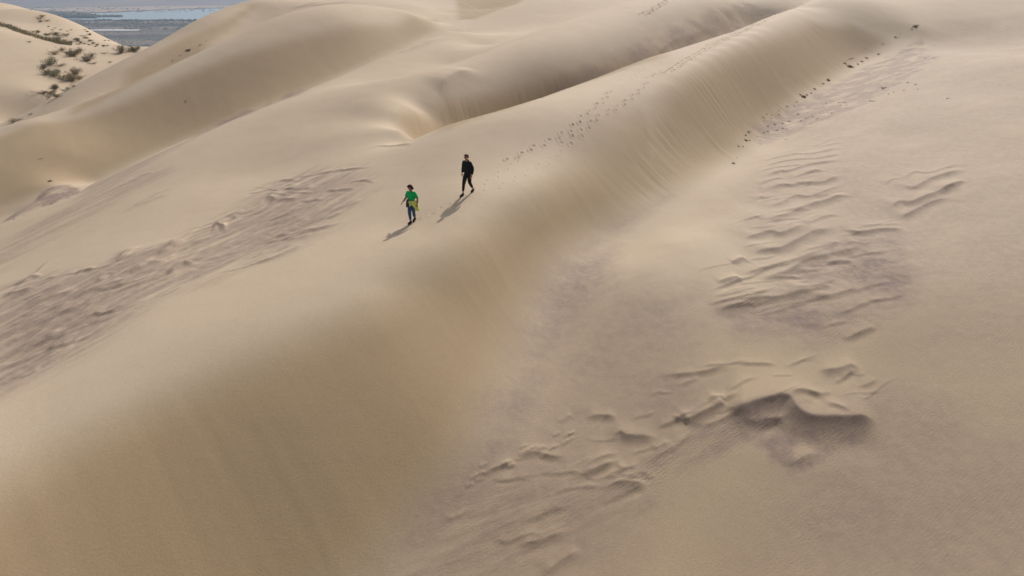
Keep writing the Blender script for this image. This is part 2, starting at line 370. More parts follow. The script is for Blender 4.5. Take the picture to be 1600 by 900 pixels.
# large wind scarp in the foreground and the small ones round it
Z7 = lambda pl: zl(700, 540, 2.286, pl)
for pl, A_, dk, wl_ in [
    ([(740,108),(850,102),(920,92),(980,75),(1030,80)], .07, .4, 1.7), ([(1310,95),(1400,85),(1440,73),(1475,85),(1495,112)], .10, .6, 2.2),
    ([(840,275),(900,245),(950,222),(994,202)], .16, .6, 1.8), ([(985,203),(1005,222),(1035,232),(1100,215),(1180,195),(1220,203),(1245,240),(1300,268),(1400,270),(1500,268),(1545,280)], .19, .8, 2.4),
    ([(795,250),(840,266),(875,262)], .08, .6, 1.8), ([(920,192),(970,185),(1000,200)], .07, .5, 1.8),
    ([(1200,192),(1260,172),(1330,187),(1360,205)], .07, .4, 1.6), ([(1340,215),(1380,225),(1440,250)], .06, .4, 1.6),
    ([(485,258),(540,250),(610,255)], .07, .55, 1.8), ([(560,345),(610,311),(640,322),(700,324),(760,328)], .10, .55, 1.9),
    ([(235,402),(310,382),(370,396),(435,392)], .07, .5, 1.5), ([(110,475),(150,447),(200,430),(260,425)], .05, .4, 1.4),
    ([(440,482),(520,442),(600,412),(640,418)], .07, .45, 1.8), ([(540,510),(620,488),(700,492),(720,500)], .08, .7, 2.0),
    ([(330,830),(400,772),(480,722)], .08, .5, 2), ([(240,715),(350,690),(440,650)], .06, .4, 2), ([(560,470),(600,450),(650,440)], .05, .4, 1.7),
    ([(1040,262),(1100,272),(1170,262),(1230,290)], .06, .5, 2.2), ([(1200,440),(1260,405),(1330,370)], .06, .4, 2.4), ([(480,430),(560,395),(620,380)], .05, .4, 1.7)]:
    ridge(Z7(pl), A_ * (.75 if A_ < .15 else 1.15), wl=wl_ * (1.2 if A_ < .15 else .8), dark=dk, taper=(.32 if A_ < .105 else .13), ws=(6 if A_ < .15 else 5))
def dark_area(poly, f, strength, rip=0.0, sx=1.8, sy=1.8, rough=0.0, ang=28, nz=1.1):
    si, sj, x, y, m = poly_mask(poly, f)
    # break the outline up with streaks running down-wind
    ca_, sa_ = math.cos(R(ang)), math.sin(R(ang)); u = x * ca_ + y * sa_; v = -x * sa_ + y * ca_
    n = fbm(u / sx, v / sy, 4)
    k = np.clip(m * (.95 + nz * n) - .3 * (1 - m), 0, 1)
    COARSE_SHADE[si, sj] = np.maximum(COARSE_SHADE[si, sj], k * strength); RIP[si, sj] = np.maximum(RIP[si, sj], m * rip)
    if rough: Z[si, sj] += rough * m * m * fbm(u / 2.6, v / .35, 3)
dark_area(Z7([(990,235),(1180,205),(1240,240),(1300,272),(1530,280),(1470,360),(1300,430),(1210,470),(1150,420),(1060,330),(900,330),(860,270)]), .7, .85, .5, .9, .7)
dark_area(Z7([(760,370),(870,280),(1000,250),(1120,320),(1010,380),(880,440),(720,510),(600,545),(510,520),(620,440)]), .6, .55, .9, 2.2, .5)
dark_area([(860,440),(1000,430),(1130,520),(1060,620),(960,660),(860,720),(780,760),(730,860),(600,900),(680,820),(770,660),(800,560)], 1.3, .38, .3, 3, 1.5)
dark_area([(700,780),(830,700),(1000,720),(1020,790),(900,860),(760,930),(600,930)], 1.0, .45, .4, 2.5, .8, .012)
dark_area([(1130,880),(1250,600),(1450,560),(1700,700),(1700,1000),(900,1000)], 2.5, .45, .4, 5, 3, nz=.5)  # near sand darkened in the colour to imitate vignetting
si, sj, x, y, m = poly_mask([(870,450),(1060,500),(1400,420),(1700,480),(2100,1100),(400,1100),(600,880),(760,640)], 3.5); LOOSE_SHADE[si, sj] = np.maximum(LOOSE_SHADE[si, sj], m * .55)  # foreground tone lowered to mimic light falling off towards the bottom
dark_area([(1170,195),(1250,160),(1340,110),(1440,60),(1480,90),(1380,150),(1290,190),(1180,225)], 1.0, .75, .5, 2, 1.2, .02)
dark_area([(1340,130),(1470,110),(1500,150),(1380,175)], 2.0, .25, .3, 3, 1.5)
dark_area([(872,398),(960,385),(960,450),(900,560),(830,690),(760,780),(660,880),(590,900),(650,800),(730,710),(785,580),(828,455)], 2.1, .78, .2, 5, 2, nz=.35)  # foot trough: mauve sand with the trough's shade put into the colour
dark_area([(872,398),(935,356),(1000,322),(1050,305),(1000,345),(920,400)], 1.2, .55, .1, 3, 2, nz=.4)  # painted shade carried on up the foot of the face
dark_area([(900,430),(1100,440),(1120,640),(1000,800),(1000,950),(600,950),(760,760),(850,560)], 2.6, .5, .3, 3.5, 2, nz=.5)  # valley floor darkened too, part of the painted foreground falloff
dark_area([(1200,230),(1350,120),(1480,30),(1700,0),(1900,300),(1700,700),(1400,620),(1200,420),(1100,330)], 3.0, .38, .3, 5, 3, nz=.45)  # right slope: pinkish sand, darkened in place of a steeper tilt's shade
dark_area([(1400,120),(1500,80),(1620,70),(1620,130),(1480,160)], 3.0, .42, .1, 7, 2, nz=.7)
# broken, wind-scoured streaks on the left shoulder
PATCH = [(562,262),(480,266),(415,292),(340,348),(270,380),(200,395),(130,425),(60,430),(0,450),(-40,520),(-40,640),(60,590),(140,540),(230,470),(330,440),(430,400),(520,350),(575,300)]
dark_area(PATCH, 2.2, .62, .3, 4.5, .45, .022, ang=58)
dark_area([(0,460),(60,435),(130,428),(230,470),(140,545),(40,600),(-60,650),(-60,500)], 2.5, .72, .3, 5, .4, .018, ang=58)
dark_area([(275,268),(230,290),(130,345),(60,385),(0,425),(-60,460),(-60,430),(0,385),(70,340),(170,290),(240,262)], 1.8, .42, .3, 6.0, .5, .015, ang=62)
dark_area([(320,210),(250,245),(180,290),(100,335),(130,300),(230,248),(300,216)], 1.0, .4, .2, 6.0, .5, ang=62)
dark_area([(150,285),(110,288),(65,300),(20,335),(0,350),(60,322),(140,292)], .35, 1.0, .2)  # shade of the far left hollow, painted on its floor
dark_area([(480,134),(400,166),(310,208),(300,217),(400,174),(480,145)], .8, .6, .2)  # sunless strip behind the shoulder, painted dark
dark_area([(1000,98),(1100,62),(1230,12),(1160,0),(1090,30),(1010,65),(900,120),(860,145),(900,134)], 1.5, .6, .2, 4, 2)
def inside(poly, a, b):
    c = False; n = len(poly)
    for k in range(n):
        (x1, y1), (x2, y2) = poly[k], poly[(k + 1) % n]
        if (y1 > b) != (y2 > b) and a < (x2 - x1) * (b - y1) / (y2 - y1) + x1: c = not c
    return c
rr_ = random.Random(3)
RP_ = [(1180,245),(1318,218),(1322,330),(1425,350),(1440,450),(1330,520),(1110,500),(1120,430),(1165,330)]
cnt = 0
while cnt < 60:
    a, b = rr_.uniform(1110, 1440), rr_.uniform(218, 520)
    if not inside(RP_, a, b): continue
    cnt += 1; th = R(rr_.gauss(13, 6)); ln = rr_.uniform(25, 80) * (.6 + b / 700)
    ridge([(a + u * ln * math.cos(th), b - u * ln * math.sin(th) + rr_.gauss(0, 1.8)) for u in (-.5, -.2, .15, .5)], rr_.uniform(.014, .038), wl=2.4, ws=8, dark=rr_.uniform(.2, .5))
SC_ = [(900,640),(1040,570),(1180,560),(1380,560),(1400,600),(1300,640),(1080,690),(1020,760),(860,800),(740,900),(640,900),(720,790)]
cnt = 0
while cnt < 46:
    a, b = rr_.uniform(640, 1400), rr_.uniform(560, 900)
    if not inside(SC_, a, b): continue
    cnt += 1; th = R(rr_.gauss(14, 10)); ln = rr_.uniform(30, 95)
    ridge([(a + u * ln * math.cos(th), b - u * ln * math.sin(th) + rr_.gauss(0, 2.5)) for u in (-.5, -.2, .15, .5)], rr_.uniform(.010, .032), wl=2.4, ws=8, dark=rr_.uniform(.2, .45))
cnt = 0
while cnt < 150:
    a, b = rr_.uniform(-20, 575), rr_.uniform(262, 620)
    if not inside(PATCH, a, b): continue
    cnt += 1
    th = R(rr_.gauss(22, 6) + (400 - a) * .02); ln = rr_.uniform(35, 110) * (.8 + b / 900)
    A_ = rr_.uniform(.015, .048) * (1.4 if rr_.random() < .25 else 1)
    if a > 400 and b < 320: th = R(rr_.uniform(-5, 14)); ln *= .55
    P_ = []
    for u in (-.5, -.2, .15, .5):
        P_.append((a + u * ln * math.cos(th) + rr_.gauss(0, 1), b - u * ln * math.sin(th) * (1 + .25 * u) + rr_.gauss(0, 1.2)))
    ridge(P_, A_, wl=2.2, ws=7, dark=rr_.uniform(.3, .6))
Z2 = lambda pl: zl(0, 150, 2.647, pl)
for pl, A_, dk in [
    ([(60,790),(130,750),(185,737)], .16, .8), ([(130,790),(190,760),(250,738)], .12, .7), ([(480,690),(520,650),(555,622)], .12, .6),
    ([(640,668),(700,640),(728,600),(755,583)], .13, .7), ([(870,560),(900,535),(945,545)], .12, .8), ([(960,510),(1000,480),(1030,472)], .10, .6),
    ([(1060,440),(1100,415),(1150,432)], .10, .6), ([(400,770),(440,735),(480,725)], .12, .6), ([(300,745),(350,720),(400,712)], .09, .6),
    ([(540,745),(620,700),(700,680)], .10, .6), ([(690,745),(760,700),(830,690)], .10, .6), ([(1100,380),(1160,350),(1240,345)], .06, .4),
    ([(1180,390),(1280,380),(1300,355)], .07, .5), ([(1140,430),(1220,425),(1250,415)], .08, .5), ([(1300,320),(1380,310),(1440,300)], .05, .4),
    ([(560,340),(600,325),(640,310)], .06, .5), ([(480,385),(540,355),(610,325)], .05, .4), ([(500,490),(600,430),(700,375)], .06, .4), ([(560,460),(640,425),(700,400)], .05, .4),
    ([(0,830),(80,810),(160,790)], .10, .6), ([(100,880),(220,830),(330,800)], .09, .5), ([(300,850),(400,800),(560,750)], .09, .4)]:
    ridge(Z2(pl), A_ * .95, wl=2.3, dark=dk)
# small hooked crest on the far dune, and streaks over the upper dunes
ridge([(688,152),(694,132),(712,118),(745,108)], .28, wl=2.0, ws=5, dark=.3)
for pl, A_ in [([(600,92),(660,70),(705,55)], .12), ([(640,72),(690,52),(730,40)], .12), ([(1010,95),(1070,70),(1150,42)], .2), ([(960,112),(1030,85),(1110,52)], .15),
               ([(450,15),(480,8),(510,2)], .15), ([(470,12),(520,5),(560,2)], .12), ([(560,235),(600,228),(650,225)], .06)]:
    ridge(pl, A_, wl=2.5, ws=6, dark=.3)
# crumbled edge on the slope foot in the foreground
for k in range(26):
    u = k / 25; a = 735 + 165 * u + rr_.gauss(0, 4); b = 752 - 75 * u ** .8 + rr_.gauss(0, 5)
    ridge([(a - 8, b + 4), (a, b + rr_.uniform(-2, 2)), (a + 8, b - 4)], rr_.uniform(.02, .045), wl=1.4, ws=2.2)

# footprints: real dents with a pushed-up rim
def dent(cx, cy, dx, dy, L_=.135, W_=.07, depth=.07):
    m = .5; si, sj = window(cx - m, cx + m, cy - m, cy + m); x, y = X[si, sj] - cx, Y[si, sj] - cy
    u = (x * dx + y * dy) / L_; v = (-x * dy + y * dx) / W_; q = np.sqrt(u * u + v * v)
    Z[si, sj] += -depth * .65 * np.exp(-q ** 3.0) + depth * .38 * np.exp(-((q - 1.45) / .42) ** 2) * (.7 + .5 * (u < 0))
    COARSE_SHADE[si, sj] = np.maximum(COARSE_SHADE[si, sj], .2 * np.exp(-q ** 4))  # inside of the dent darkened in the colour, as its shade
def trail(pts, depth, gauge=.11, step=.62, given=False, L_=.13):
    W_ = to_world(pts); 
    if given:
        for k, (a, b) in enumerate(W_):
            c, d = W_[min(k + 1, len(W_) - 1)], W_[max(k - 1, 0)]; dx, dy = c[0] - d[0], c[1] - d[1]; l = math.hypot(dx, dy) or 1
            dent(a, b, dx / l, dy / l, L_, depth=depth)
        return
    P = [np.array(p) for p in W_]; side = 1; carry = 0
    for p, q in zip(P[:-1], P[1:]):
        l = np.hypot(*(q - p)); d = (q - p) / max(l, 1e-6); s_ = carry
        while s_ < l:
            c = p + d * s_ + np.array([-d[1], d[0]]) * side * gauge + np.array([rr_.gauss(0, .04), rr_.gauss(0, .04)])
            dent(c[0], c[1], d[0], d[1], L_ * rr_.uniform(.85, 1.25), depth=depth * rr_.uniform(.75, 1.2)); side = -side; s_ += step * rr_.uniform(.9, 1.1)
        carry = s_ - l
T5 = lambda pl: zl(780, 100, 5, pl)
trail(T5([(80,755),(240,670),(420,590),(560,500),(640,425),(720,360),(800,300),(880,200)]), .10)
trail(T5([(500,630),(620,555),(700,480),(780,410),(880,360),(990,295),(1060,240),(1110,200),(1160,135)]), .10)
trail([(1012,122),(1034,112),(1045,108)], .10); trail([(975,135),(1000,110),(1030,97)], .03)
trail([(1045,112),(1075,92),(1105,76),(1140,58),(1170,44),(1200,30),(1235,15),(1262,2)], .16, gauge=.2, L_=.24)
trail([(1110,70),(1150,52),(1190,34),(1230,16),(1262,1)], .14, gauge=.25, L_=.24)
trail([(655,345),(690,325),(720,308)], .03); trail([(745,295),(775,275),(800,255),(815,245)], .03); trail([(760,300),(800,282),(850,255),(880,238)], .025)
trail([(1005,22),(1018,17),(1030,9),(1042,2)], .25, gauge=.2, L_=.35)
#DETAIL_END

# ------------------------------------------------------------------ build the sheet
def build_dunes():
    V = np.stack([X.ravel(), Y.ravel(), (Z + CAMZ).ravel()], 1)
    i = np.arange(NA); i2 = (i + 1) % NA; j = np.arange(NR - 1)
    a = (i[:, None] * NR + j[None]).ravel(); b = (i2[:, None] * NR + j[None]).ravel()
    Fq = np.stack([a, a + 1, b + 1, b], 1)[:, ::-1]
    # centre disc
    c = len(V); V = np.vstack([V, [0, 0, CAMZ - 16.3]])
    Ft = np.stack([i * NR, i2 * NR, np.full(NA, c)], 1)[:, ::-1]
    me = bpy.data.meshes.new('sand_dunes'); nq, nt_ = len(Fq), len(Ft)
    me.vertices.add(len(V)); me.vertices.foreach_set('co', V.astype(np.float32).ravel())
    me.loops.add(nq * 4 + nt_ * 3); me.loops.foreach_set('vertex_index', np.concatenate([Fq.ravel(), Ft.ravel()]).astype(np.int32))
    me.polygons.add(nq + nt_); me.polygons.foreach_set('loop_start', np.concatenate([np.arange(nq) * 4, nq * 4 + np.arange(nt_) * 3]).astype(np.int32))
    me.update(calc_edges=True)
    me.polygons.foreach_set('use_smooth', np.ones(nq + nt_, bool))
    for nm, arr in (('coarse_shade', COARSE_SHADE), ('ripple', RIP), ('loose_shade', LOOSE_SHADE)):
        at = me.attributes.new(nm, 'FLOAT', 'POINT'); at.data.foreach_set('value', np.concatenate([np.clip(arr, 0, 1).ravel(), [0]]).astype(np.float32))
    o = bpy.data.objects.new('sand_dunes', me); tag(o, kind='structure')
    me.materials.append(sand_material()); return o

def sand_material():
    m, t, b = new_mat('sand', (.45, .36, .26), .95); N = t.nodes; K = t.links
    b.inputs['Specular IOR Level'].default_value = 0.2; b.inputs['Roughness'].default_value = .8
    geo = N.new('ShaderNodeNewGeometry')
    def attr(n):
        a = N.new('ShaderNodeAttribute'); a.attribute_name = n; return a.outputs['Fac']
    def noise(scale, detail=4, rough=.55, vec=None):
        n = N.new('ShaderNodeTexNoise'); n.inputs['Scale'].default_value = scale; n.inputs['Detail'].default_value = detail
        n.inputs['Roughness'].default_value = rough; K.new(vec or geo.outputs['Position'], n.inputs['Vector']); return n.outputs['Fac']
    def rng(v, a0, a1, b0, b1):
        n = N.new('ShaderNodeMapRange'); K.new(v, n.inputs[0])
        for k, q in zip((1, 2, 3, 4), (a0, a1, b0, b1)): n.inputs[k].default_value = q
        return n.outputs[0]
    def math_(op, a, c):
        n = N.new('ShaderNodeMath'); n.operation = op
        for k, q in enumerate((a, c)):
            if isinstance(q, (int, float)): n.inputs[k].default_value = q
            else: K.new(q, n.inputs[k])
        return n.outputs[0]
    def mix(f, a, c, bt='MIX'):
        n = N.new('ShaderNodeMix'); n.data_type = 'RGBA'; n.blend_type = bt
        for s, q in ((n.inputs[0], f), (n.inputs[6], a), (n.inputs[7], c)):
            if isinstance(q, (int, float)): s.default_value = q
            elif isinstance(q, tuple): s.default_value = (*q, 1)
            else: K.new(q, s)
        return n.outputs[2]
    base = mix(rng(noise(.09, 4), .35, .65, 0, 1), SAND_A, SAND_B)
    base = mix(rng(noise(.55, 5), .4, .62, 0, .35), base, SAND_C)
    base = mix(attr('loose_shade'), base, SAND_L)
    # coarser dark grains and painted shade: break the patches up with streaky noise
    cf = math_('MULTIPLY', attr('coarse_shade'), rng(noise(3.0, 6, .65), .3, .62, .55, 1.15))
    base = mix(math_('MINIMUM', cf, 1.0), base, SAND_D)
    g = noise(38, 3, .8); g2 = noise(9, 3, .7)
    base = mix(1.0, base, rng(g, .3, .7, .87, 1.12), 'MULTIPLY')
    base = mix(1.0, base, rng(g2, .3, .7, .965, 1.03), 'MULTIPLY')
    K.new(base, b.inputs['Base Color'])
    # wind ripples and grain as bump
    mp = N.new('ShaderNodeMapping'); mp.inputs['Rotation'].default_value = (0, 0, R(-38)); K.new(geo.outputs['Position'], mp.inputs[0])
    wv = N.new('ShaderNodeTexWave'); wv.wave_type = 'BANDS'; wv.bands_direction = 'Y'; wv.wave_profile = 'SIN'
    wv.inputs['Scale'].default_value = 2.6; wv.inputs['Distortion'].default_value = 9; wv.inputs['Detail'].default_value = 3
    wv.inputs['Detail Scale'].default_value = 1.6; K.new(mp.outputs[0], wv.inputs['Vector'])
    wh = math_('MULTIPLY', wv.outputs['Fac'], math_('MULTIPLY', rng(attr('ripple'), 0, 1, .03, .5), rng(noise(.8, 3), .35, .6, .35, 1)))
    bp = N.new('ShaderNodeBump'); bp.inputs['Strength'].default_value = 1.0; bp.inputs['Distance'].default_value = .012; K.new(wh, bp.inputs['Height'])
    bp2 = N.new('ShaderNodeBump'); bp2.inputs['Strength'].default_value = .6; bp2.inputs['Distance'].default_value = .012
    K.new(noise(14, 5, .75), bp2.inputs['Height']); K.new(bp.outputs[0], bp2.inputs['Normal']); K.new(bp2.outputs[0], b.inputs['Normal'])
    return m
SAND_A = (.49, .382, .273); SAND_B = (.465, .355, .248); SAND_C = (.505, .40, .288); SAND_D = (.245, .177, .143); SAND_L = (.36, .256, .15)  # SAND_D and SAND_L also carry the shade painted by the masks
dunes = build_dunes()
#REST_BEGIN
# ------------------------------------------------------------------ final surface height anywhere on the dunes
def surf_z(x, y):
    r = math.hypot(x, y); a = math.atan2(x, y)
    i = min(max(int(np.searchsorted(az, a)) - 1, 0), NA - 2); j = min(max(int(np.searchsorted(lr, math.log(r))) - 1, 0), NR - 2)
    u = (a - az[i]) / (az[i + 1] - az[i]); v = (math.log(r) - lr[j]) / (lr[j + 1] - lr[j])
    return float(Z[i, j] * (1 - u) * (1 - v) + Z[i + 1, j] * u * (1 - v) + Z[i, j + 1] * (1 - u) * v + Z[i + 1, j + 1] * u * v) + CAMZ
def spot(px, py):
    x, y, _ = ground(px, py); return Vector((x, y, surf_z(x, y)))

# ------------------------------------------------------------------ the plain, the lake and the far hills
def plane_pt(px, py, z=0.0):
    t = -(CAMZ - z) / rz(py); return Vector((rx(px) * t, ry(py) * t, z))
def disc(name, mat, rmax, z, rings=40, seg=96):
    V = [(0, 0, z)]; Fc = []
    for k in range(1, rings + 1):
        r = 300 * (rmax / 300) ** ((k - 1) / (rings - 1))
        for s in range(seg): V.append((r * math.sin(2 * math.pi * s / seg), r * math.cos(2 * math.pi * s / seg), z))
    for s in range(seg): Fc.append((0, 1 + (s + 1) % seg, 1 + s))
    for k in range(rings - 1):
        a = 1 + k * seg
        for s in range(seg): Fc.append((a + s, a + (s + 1) % seg, a + seg + (s + 1) % seg, a + seg + s))
    return link_mesh(name, V, Fc, mat)
def plain_material():
    m, t, b = new_mat('steppe', (.2, .18, .14), .95); N = t.nodes; K = t.links; b.inputs['Specular IOR Level'].default_value = 0.05
    g = N.new('ShaderNodeNewGeometry')
    mp = N.new('ShaderNodeMapping'); mp.inputs['Scale'].default_value = (.0016, .0075, 1); K.new(g.outputs['Position'], mp.inputs[0])
    n1 = N.new('ShaderNodeTexNoise'); n1.inputs['Scale'].default_value = 1; n1.inputs['Detail'].default_value = 8; n1.inputs['Roughness'].default_value = .6; K.new(mp.outputs[0], n1.inputs[0])
    r = N.new('ShaderNodeValToRGB'); K.new(n1.outputs[0], r.inputs[0]); e = r.color_ramp.elements
    e[0].position = .36; e[0].color = (.06, .065, .06, 1); e[1].position = .64; e[1].color = (.22, .18, .145, 1)
    k = e.new(.47); k.color = (.10, .10, .09, 1); k = e.new(.56); k.color = (.165, .145, .12, 1)
    n2 = N.new('ShaderNodeTexNoise'); n2.inputs['Scale'].default_value = .03; n2.inputs['Detail'].default_value = 8; n2.inputs['Roughness'].default_value = .75; K.new(g.outputs['Position'], n2.inputs[0])
    mr = N.new('ShaderNodeMapRange'); mr.inputs[1].default_value = .35; mr.inputs[2].default_value = .65; mr.inputs[3].default_value = .65; mr.inputs[4].default_value = 1.3; K.new(n2.outputs[0], mr.inputs[0])
    mx = N.new('ShaderNodeMix'); mx.data_type = 'RGBA'; mx.blend_type = 'MULTIPLY'; mx.inputs[0].default_value = 1; K.new(r.outputs[0], mx.inputs[6]); K.new(mr.outputs[0], mx.inputs[7])
    K.new(mx.outputs[2], b.inputs['Base Color']); return m
tag(disc('plain', plain_material(), 30000, 0.0), kind='structure')
def flat_patch(name, outline, z, mat, wob=4.0):
    P = []
    rg = random.Random(len(outline))
    for k in range(len(outline)):
        a, b = plane_pt(*outline[k]), plane_pt(*outline[(k + 1) % len(outline)]); n = max(2, int((b - a).length / 45))
        for q in range(n):
            p = a.lerp(b, q / n); P.append((p.x + rg.gauss(0, wob * 2), p.y + rg.gauss(0, wob), z))
    bm = bmesh.new(); vs = [bm.verts.new(p) for p in P]; f = bm.faces.new(vs); f.normal_update()
    if f.normal.z < 0: f.normal_flip()
    bmesh.ops.triangulate(bm, faces=bm.faces[:])
    me = bpy.data.meshes.new(name); bm.to_mesh(me); bm.free(); me.materials.append(mat)
    o = bpy.data.objects.new(name, me); COL.objects.link(o); return tag(o, kind='structure')
wm, wt, wb = new_mat('lake_water', (.15, .23, .25), .3); wb.inputs['Specular IOR Level'].default_value = .5
wn = wt.nodes.new('ShaderNodeTexNoise'); wn.inputs['Scale'].default_value = .25; wg = wt.nodes.new('ShaderNodeNewGeometry'); wt.links.new(wg.outputs['Position'], wn.inputs[0])
wbp = wt.nodes.new('ShaderNodeBump'); wbp.inputs['Strength'].default_value = .5; wbp.inputs['Distance'].default_value = .4; wt.links.new(wn.outputs[0], wbp.inputs['Height']); wt.links.new(wbp.outputs[0], wb.inputs['Normal'])
flat_patch('lake', [(100,24.5),(122,21.5),(170,20.5),(215,18),(262,15.5),(330,13.7),(400,12.5),(520,11.5),(520,31.5),(400,31.5),(330,30.5),(300,31.2),(262,30.4),(215,30.8),(170,31.6),(135,31),(105,29.5)], .6, wm)
flat_patch('lake', [(330,5.6),(430,4.8),(520,4.5),(520,6.4),(430,6.8),(350,6.6)], .6, wm)
sm_, st_, sb_ = new_mat('salt_crust', (.52, .50, .48), .9)
flat_patch('salt_flat', [(140,46.3),(180,45.8),(222,46.4),(215,48.0),(175,48.2),(142,48.0)], .5, sm_, 2)
flat_patch('salt_flat', [(60,9.6),(100,8.2),(135,8.4),(100,9.8)], .5, sm_, 4)
tanm = mottled('dry_ground', (.36, .28, .21), (.30, .235, .18), .01, .95)
flat_patch('dry_ground', [(-60,12.5),(40,11.0),(150,8.5),(260,9.5),(400,8.5),(520,8.5),(520,10.8),(400,11.6),(300,13.0),(240,15.2),(200,17.3),(150,19.5),(100,17.5),(40,15.0),(-60,14.5)], .4, tanm)
hm = mottled('far_hill', (.13, .12, .11), (.20, .175, .15), .002, .95)
def hills():
    na, nr = 180, 60; V = []; Fc = []
    for i in range(na):
        a = R(-75 + 150 * i / (na - 1))
        for j in range(nr):
            r = 4300 + 11000 * (j / (nr - 1)) ** 1.3; x, y = r * math.sin(a), r * math.cos(a)
            h = float(sstep(0, .35, j / (nr - 1))) * (60 + 120 * float(fbm(np.array(x / 1500), np.array(y / 1500), 5)) + 90 * j / (nr - 1))
            V.append((x, y, max(h, -3) if j else -5))
    for i in range(na - 1):
        for j in range(nr - 1): q = i * nr + j; Fc.append((q, q + nr, q + nr + 1, q + 1))
    return tag(link_mesh('hills', V, [f[::-1] for f in Fc] if False else Fc, hm), kind='structure')
hills()
# scrub over the plain: countless low bushes, one object
def blob_verts(rg, c, w, h, V, Fc):
    n0 = len(V); k = 6
    for q, (rr2, hh) in enumerate(((1.0, 0), (.85, .55), (.35, 1.0))):
        for s in range(k):
            a = 2 * math.pi * s / k + q * .5; j = rg.uniform(.7, 1.25); V.append((c[0] + w * rr2 * j * math.cos(a), c[1] + w * rr2 * j * math.sin(a), c[2] + h * hh * rg.uniform(.8, 1.2)))
    for q in range(2):
        for s in range(k): Fc.append((n0 + q * k + s, n0 + q * k + (s + 1) % k, n0 + (q + 1) * k + (s + 1) % k, n0 + (q + 1) * k + s))
    Fc.append(tuple(n0 + 2 * k + s for s in range(k)))
def scrub(name, regs, mat, label):
    rg = random.Random(5); V = []; Fc = []
    for (x0, x1, y0, y1, n, w0, w1, hf) in regs:
        for _ in range(n):
            p = plane_pt(rg.uniform(x0, x1), rg.uniform(y0, y1)); w = rg.uniform(w0, w1)
            if noise2(np.array(p.x / 90), np.array(p.y / 160)) < rg.uniform(-.5, .35): continue
            blob_verts(rg, p, w, w * hf, V, Fc)
    o = link_mesh(name, V, Fc, mat); return tag(o, label, 'scrub', kind='stuff')
sc_m = mottled('scrub_leaf', (.055, .06, .035), (.11, .105, .07), .05, .95)
rd_m = mottled('reed_leaf', (.04, .055, .035), (.08, .09, .055), .05, .95)
scrub('scrub', [(-60,420,32,46,3600,1.8,4.5,.5),(-60,420,48,80,3400,.8,2.0,.5),(-60,420,11,20,500,4,9,.3)], sc_m, 'dark low scrub dotted over the grey plain beyond the dunes')
scrub('reeds', [(94,150,24.5,28.5,900,5,11,.9),(150,190,25,27,220,4,8,.7),(150,330,31.5,33.5,260,4,8,.6),(60,100,20,24,200,5,9,.5)], rd_m, 'dark reed belt standing in the pale blue lake')

# ------------------------------------------------------------------ shrubs on the far sand
stem_m = mottled('dry_stem', (.20, .15, .10), (.13, .10, .07), 8)
leaf_ms = [mottled('grey_green_leaf', (.33, .295, .19), (.25, .225, .145), 6), mottled('straw_leaf', (.36, .295, .19), (.28, .225, .145), 6), mottled('dark_leaf', (.27, .22, .16), (.20, .17, .12), 6)]
def tube(V, Fc, pts, r0, r1, k=4):
    n0 = len(V); n = len(pts)
    for i, p in enumerate(pts):
        p = Vector(p); d = (Vector(pts[min(i + 1, n - 1)]) - Vector(pts[max(i - 1, 0)])).normalized()
        a = d.orthogonal().normalized(); b = d.cross(a); r = r0 + (r1 - r0) * i / (n - 1)
        for s in range(k):
            th = 2 * math.pi * s / k; V.append(p + a * r * math.cos(th) + b * r * math.sin(th))
    for i in range(n - 1):
        for s in range(k): Fc.append((n0 + i * k + s, n0 + i * k + (s + 1) % k, n0 + (i + 1) * k + (s + 1) % k, n0 + (i + 1) * k + s))
    Fc.append(tuple(n0 + s for s in range(k))[::-1]); Fc.append(tuple(n0 + (n - 1) * k + s for s in range(k)))
def shrub_meshes(seed, leaves=420, spread=1.0):
    """a rounded desert shrub one metre wide"""
    rg = random.Random(seed); V = []; Fc = []; LV = []; LF = []
    for k in range(15):
        a = rg.uniform(0, 2 * math.pi); rr2 = rg.uniform(.12, .55) * spread; hh = rg.uniform(.22, .50); mid = (rr2 * .45 * math.cos(a + .2), rr2 * .45 * math.sin(a + .2), hh * .55)
        end = (rr2 * math.cos(a), rr2 * math.sin(a), hh)
        tube(V, Fc, [(rg.gauss(0, .03), rg.gauss(0, .03), -.06), mid, end], .009, .004)
        for q in range(leaves // 15):
            u = rg.uniform(.1, 1.15); c = Vector(mid).lerp(Vector(end), (u - .35) / .65) + Vector((rg.gauss(0, .085), rg.gauss(0, .085), rg.gauss(0, .07)))
            if c.z < .01: c.z = .01 + rg.random() * .05
            d = Vector((rg.gauss(0, 1), rg.gauss(0, 1), rg.gauss(.4, 1))).normalized(); e = d.orthogonal().normalized(); l = rg.uniform(.025, .05); w = rg.uniform(.012, .022)
            n0 = len(LV); LV += [c - d * l, c + e * w, c + d * l, c - e * w]; LF.append((n0, n0 + 1, n0 + 2, n0 + 3))
    return V, Fc, LV, LF
PROTO = []
for k in range(5):
    V, Fc, LV, LF = shrub_meshes(20 + k, 1300 if k < 3 else 650, 1 + .15 * k)
    sme = bpy.data.meshes.new('stems'); sme.from_pydata([tuple(v) for v in V], [], Fc); sme.materials.append(stem_m)
    lms = []
    for lm in leaf_ms:
        me = bpy.data.meshes.new('foliage'); me.from_pydata([tuple(v) for v in LV], [], LF); me.materials.append(lm); lms.append(me)
    PROTO.append((sme, lms))
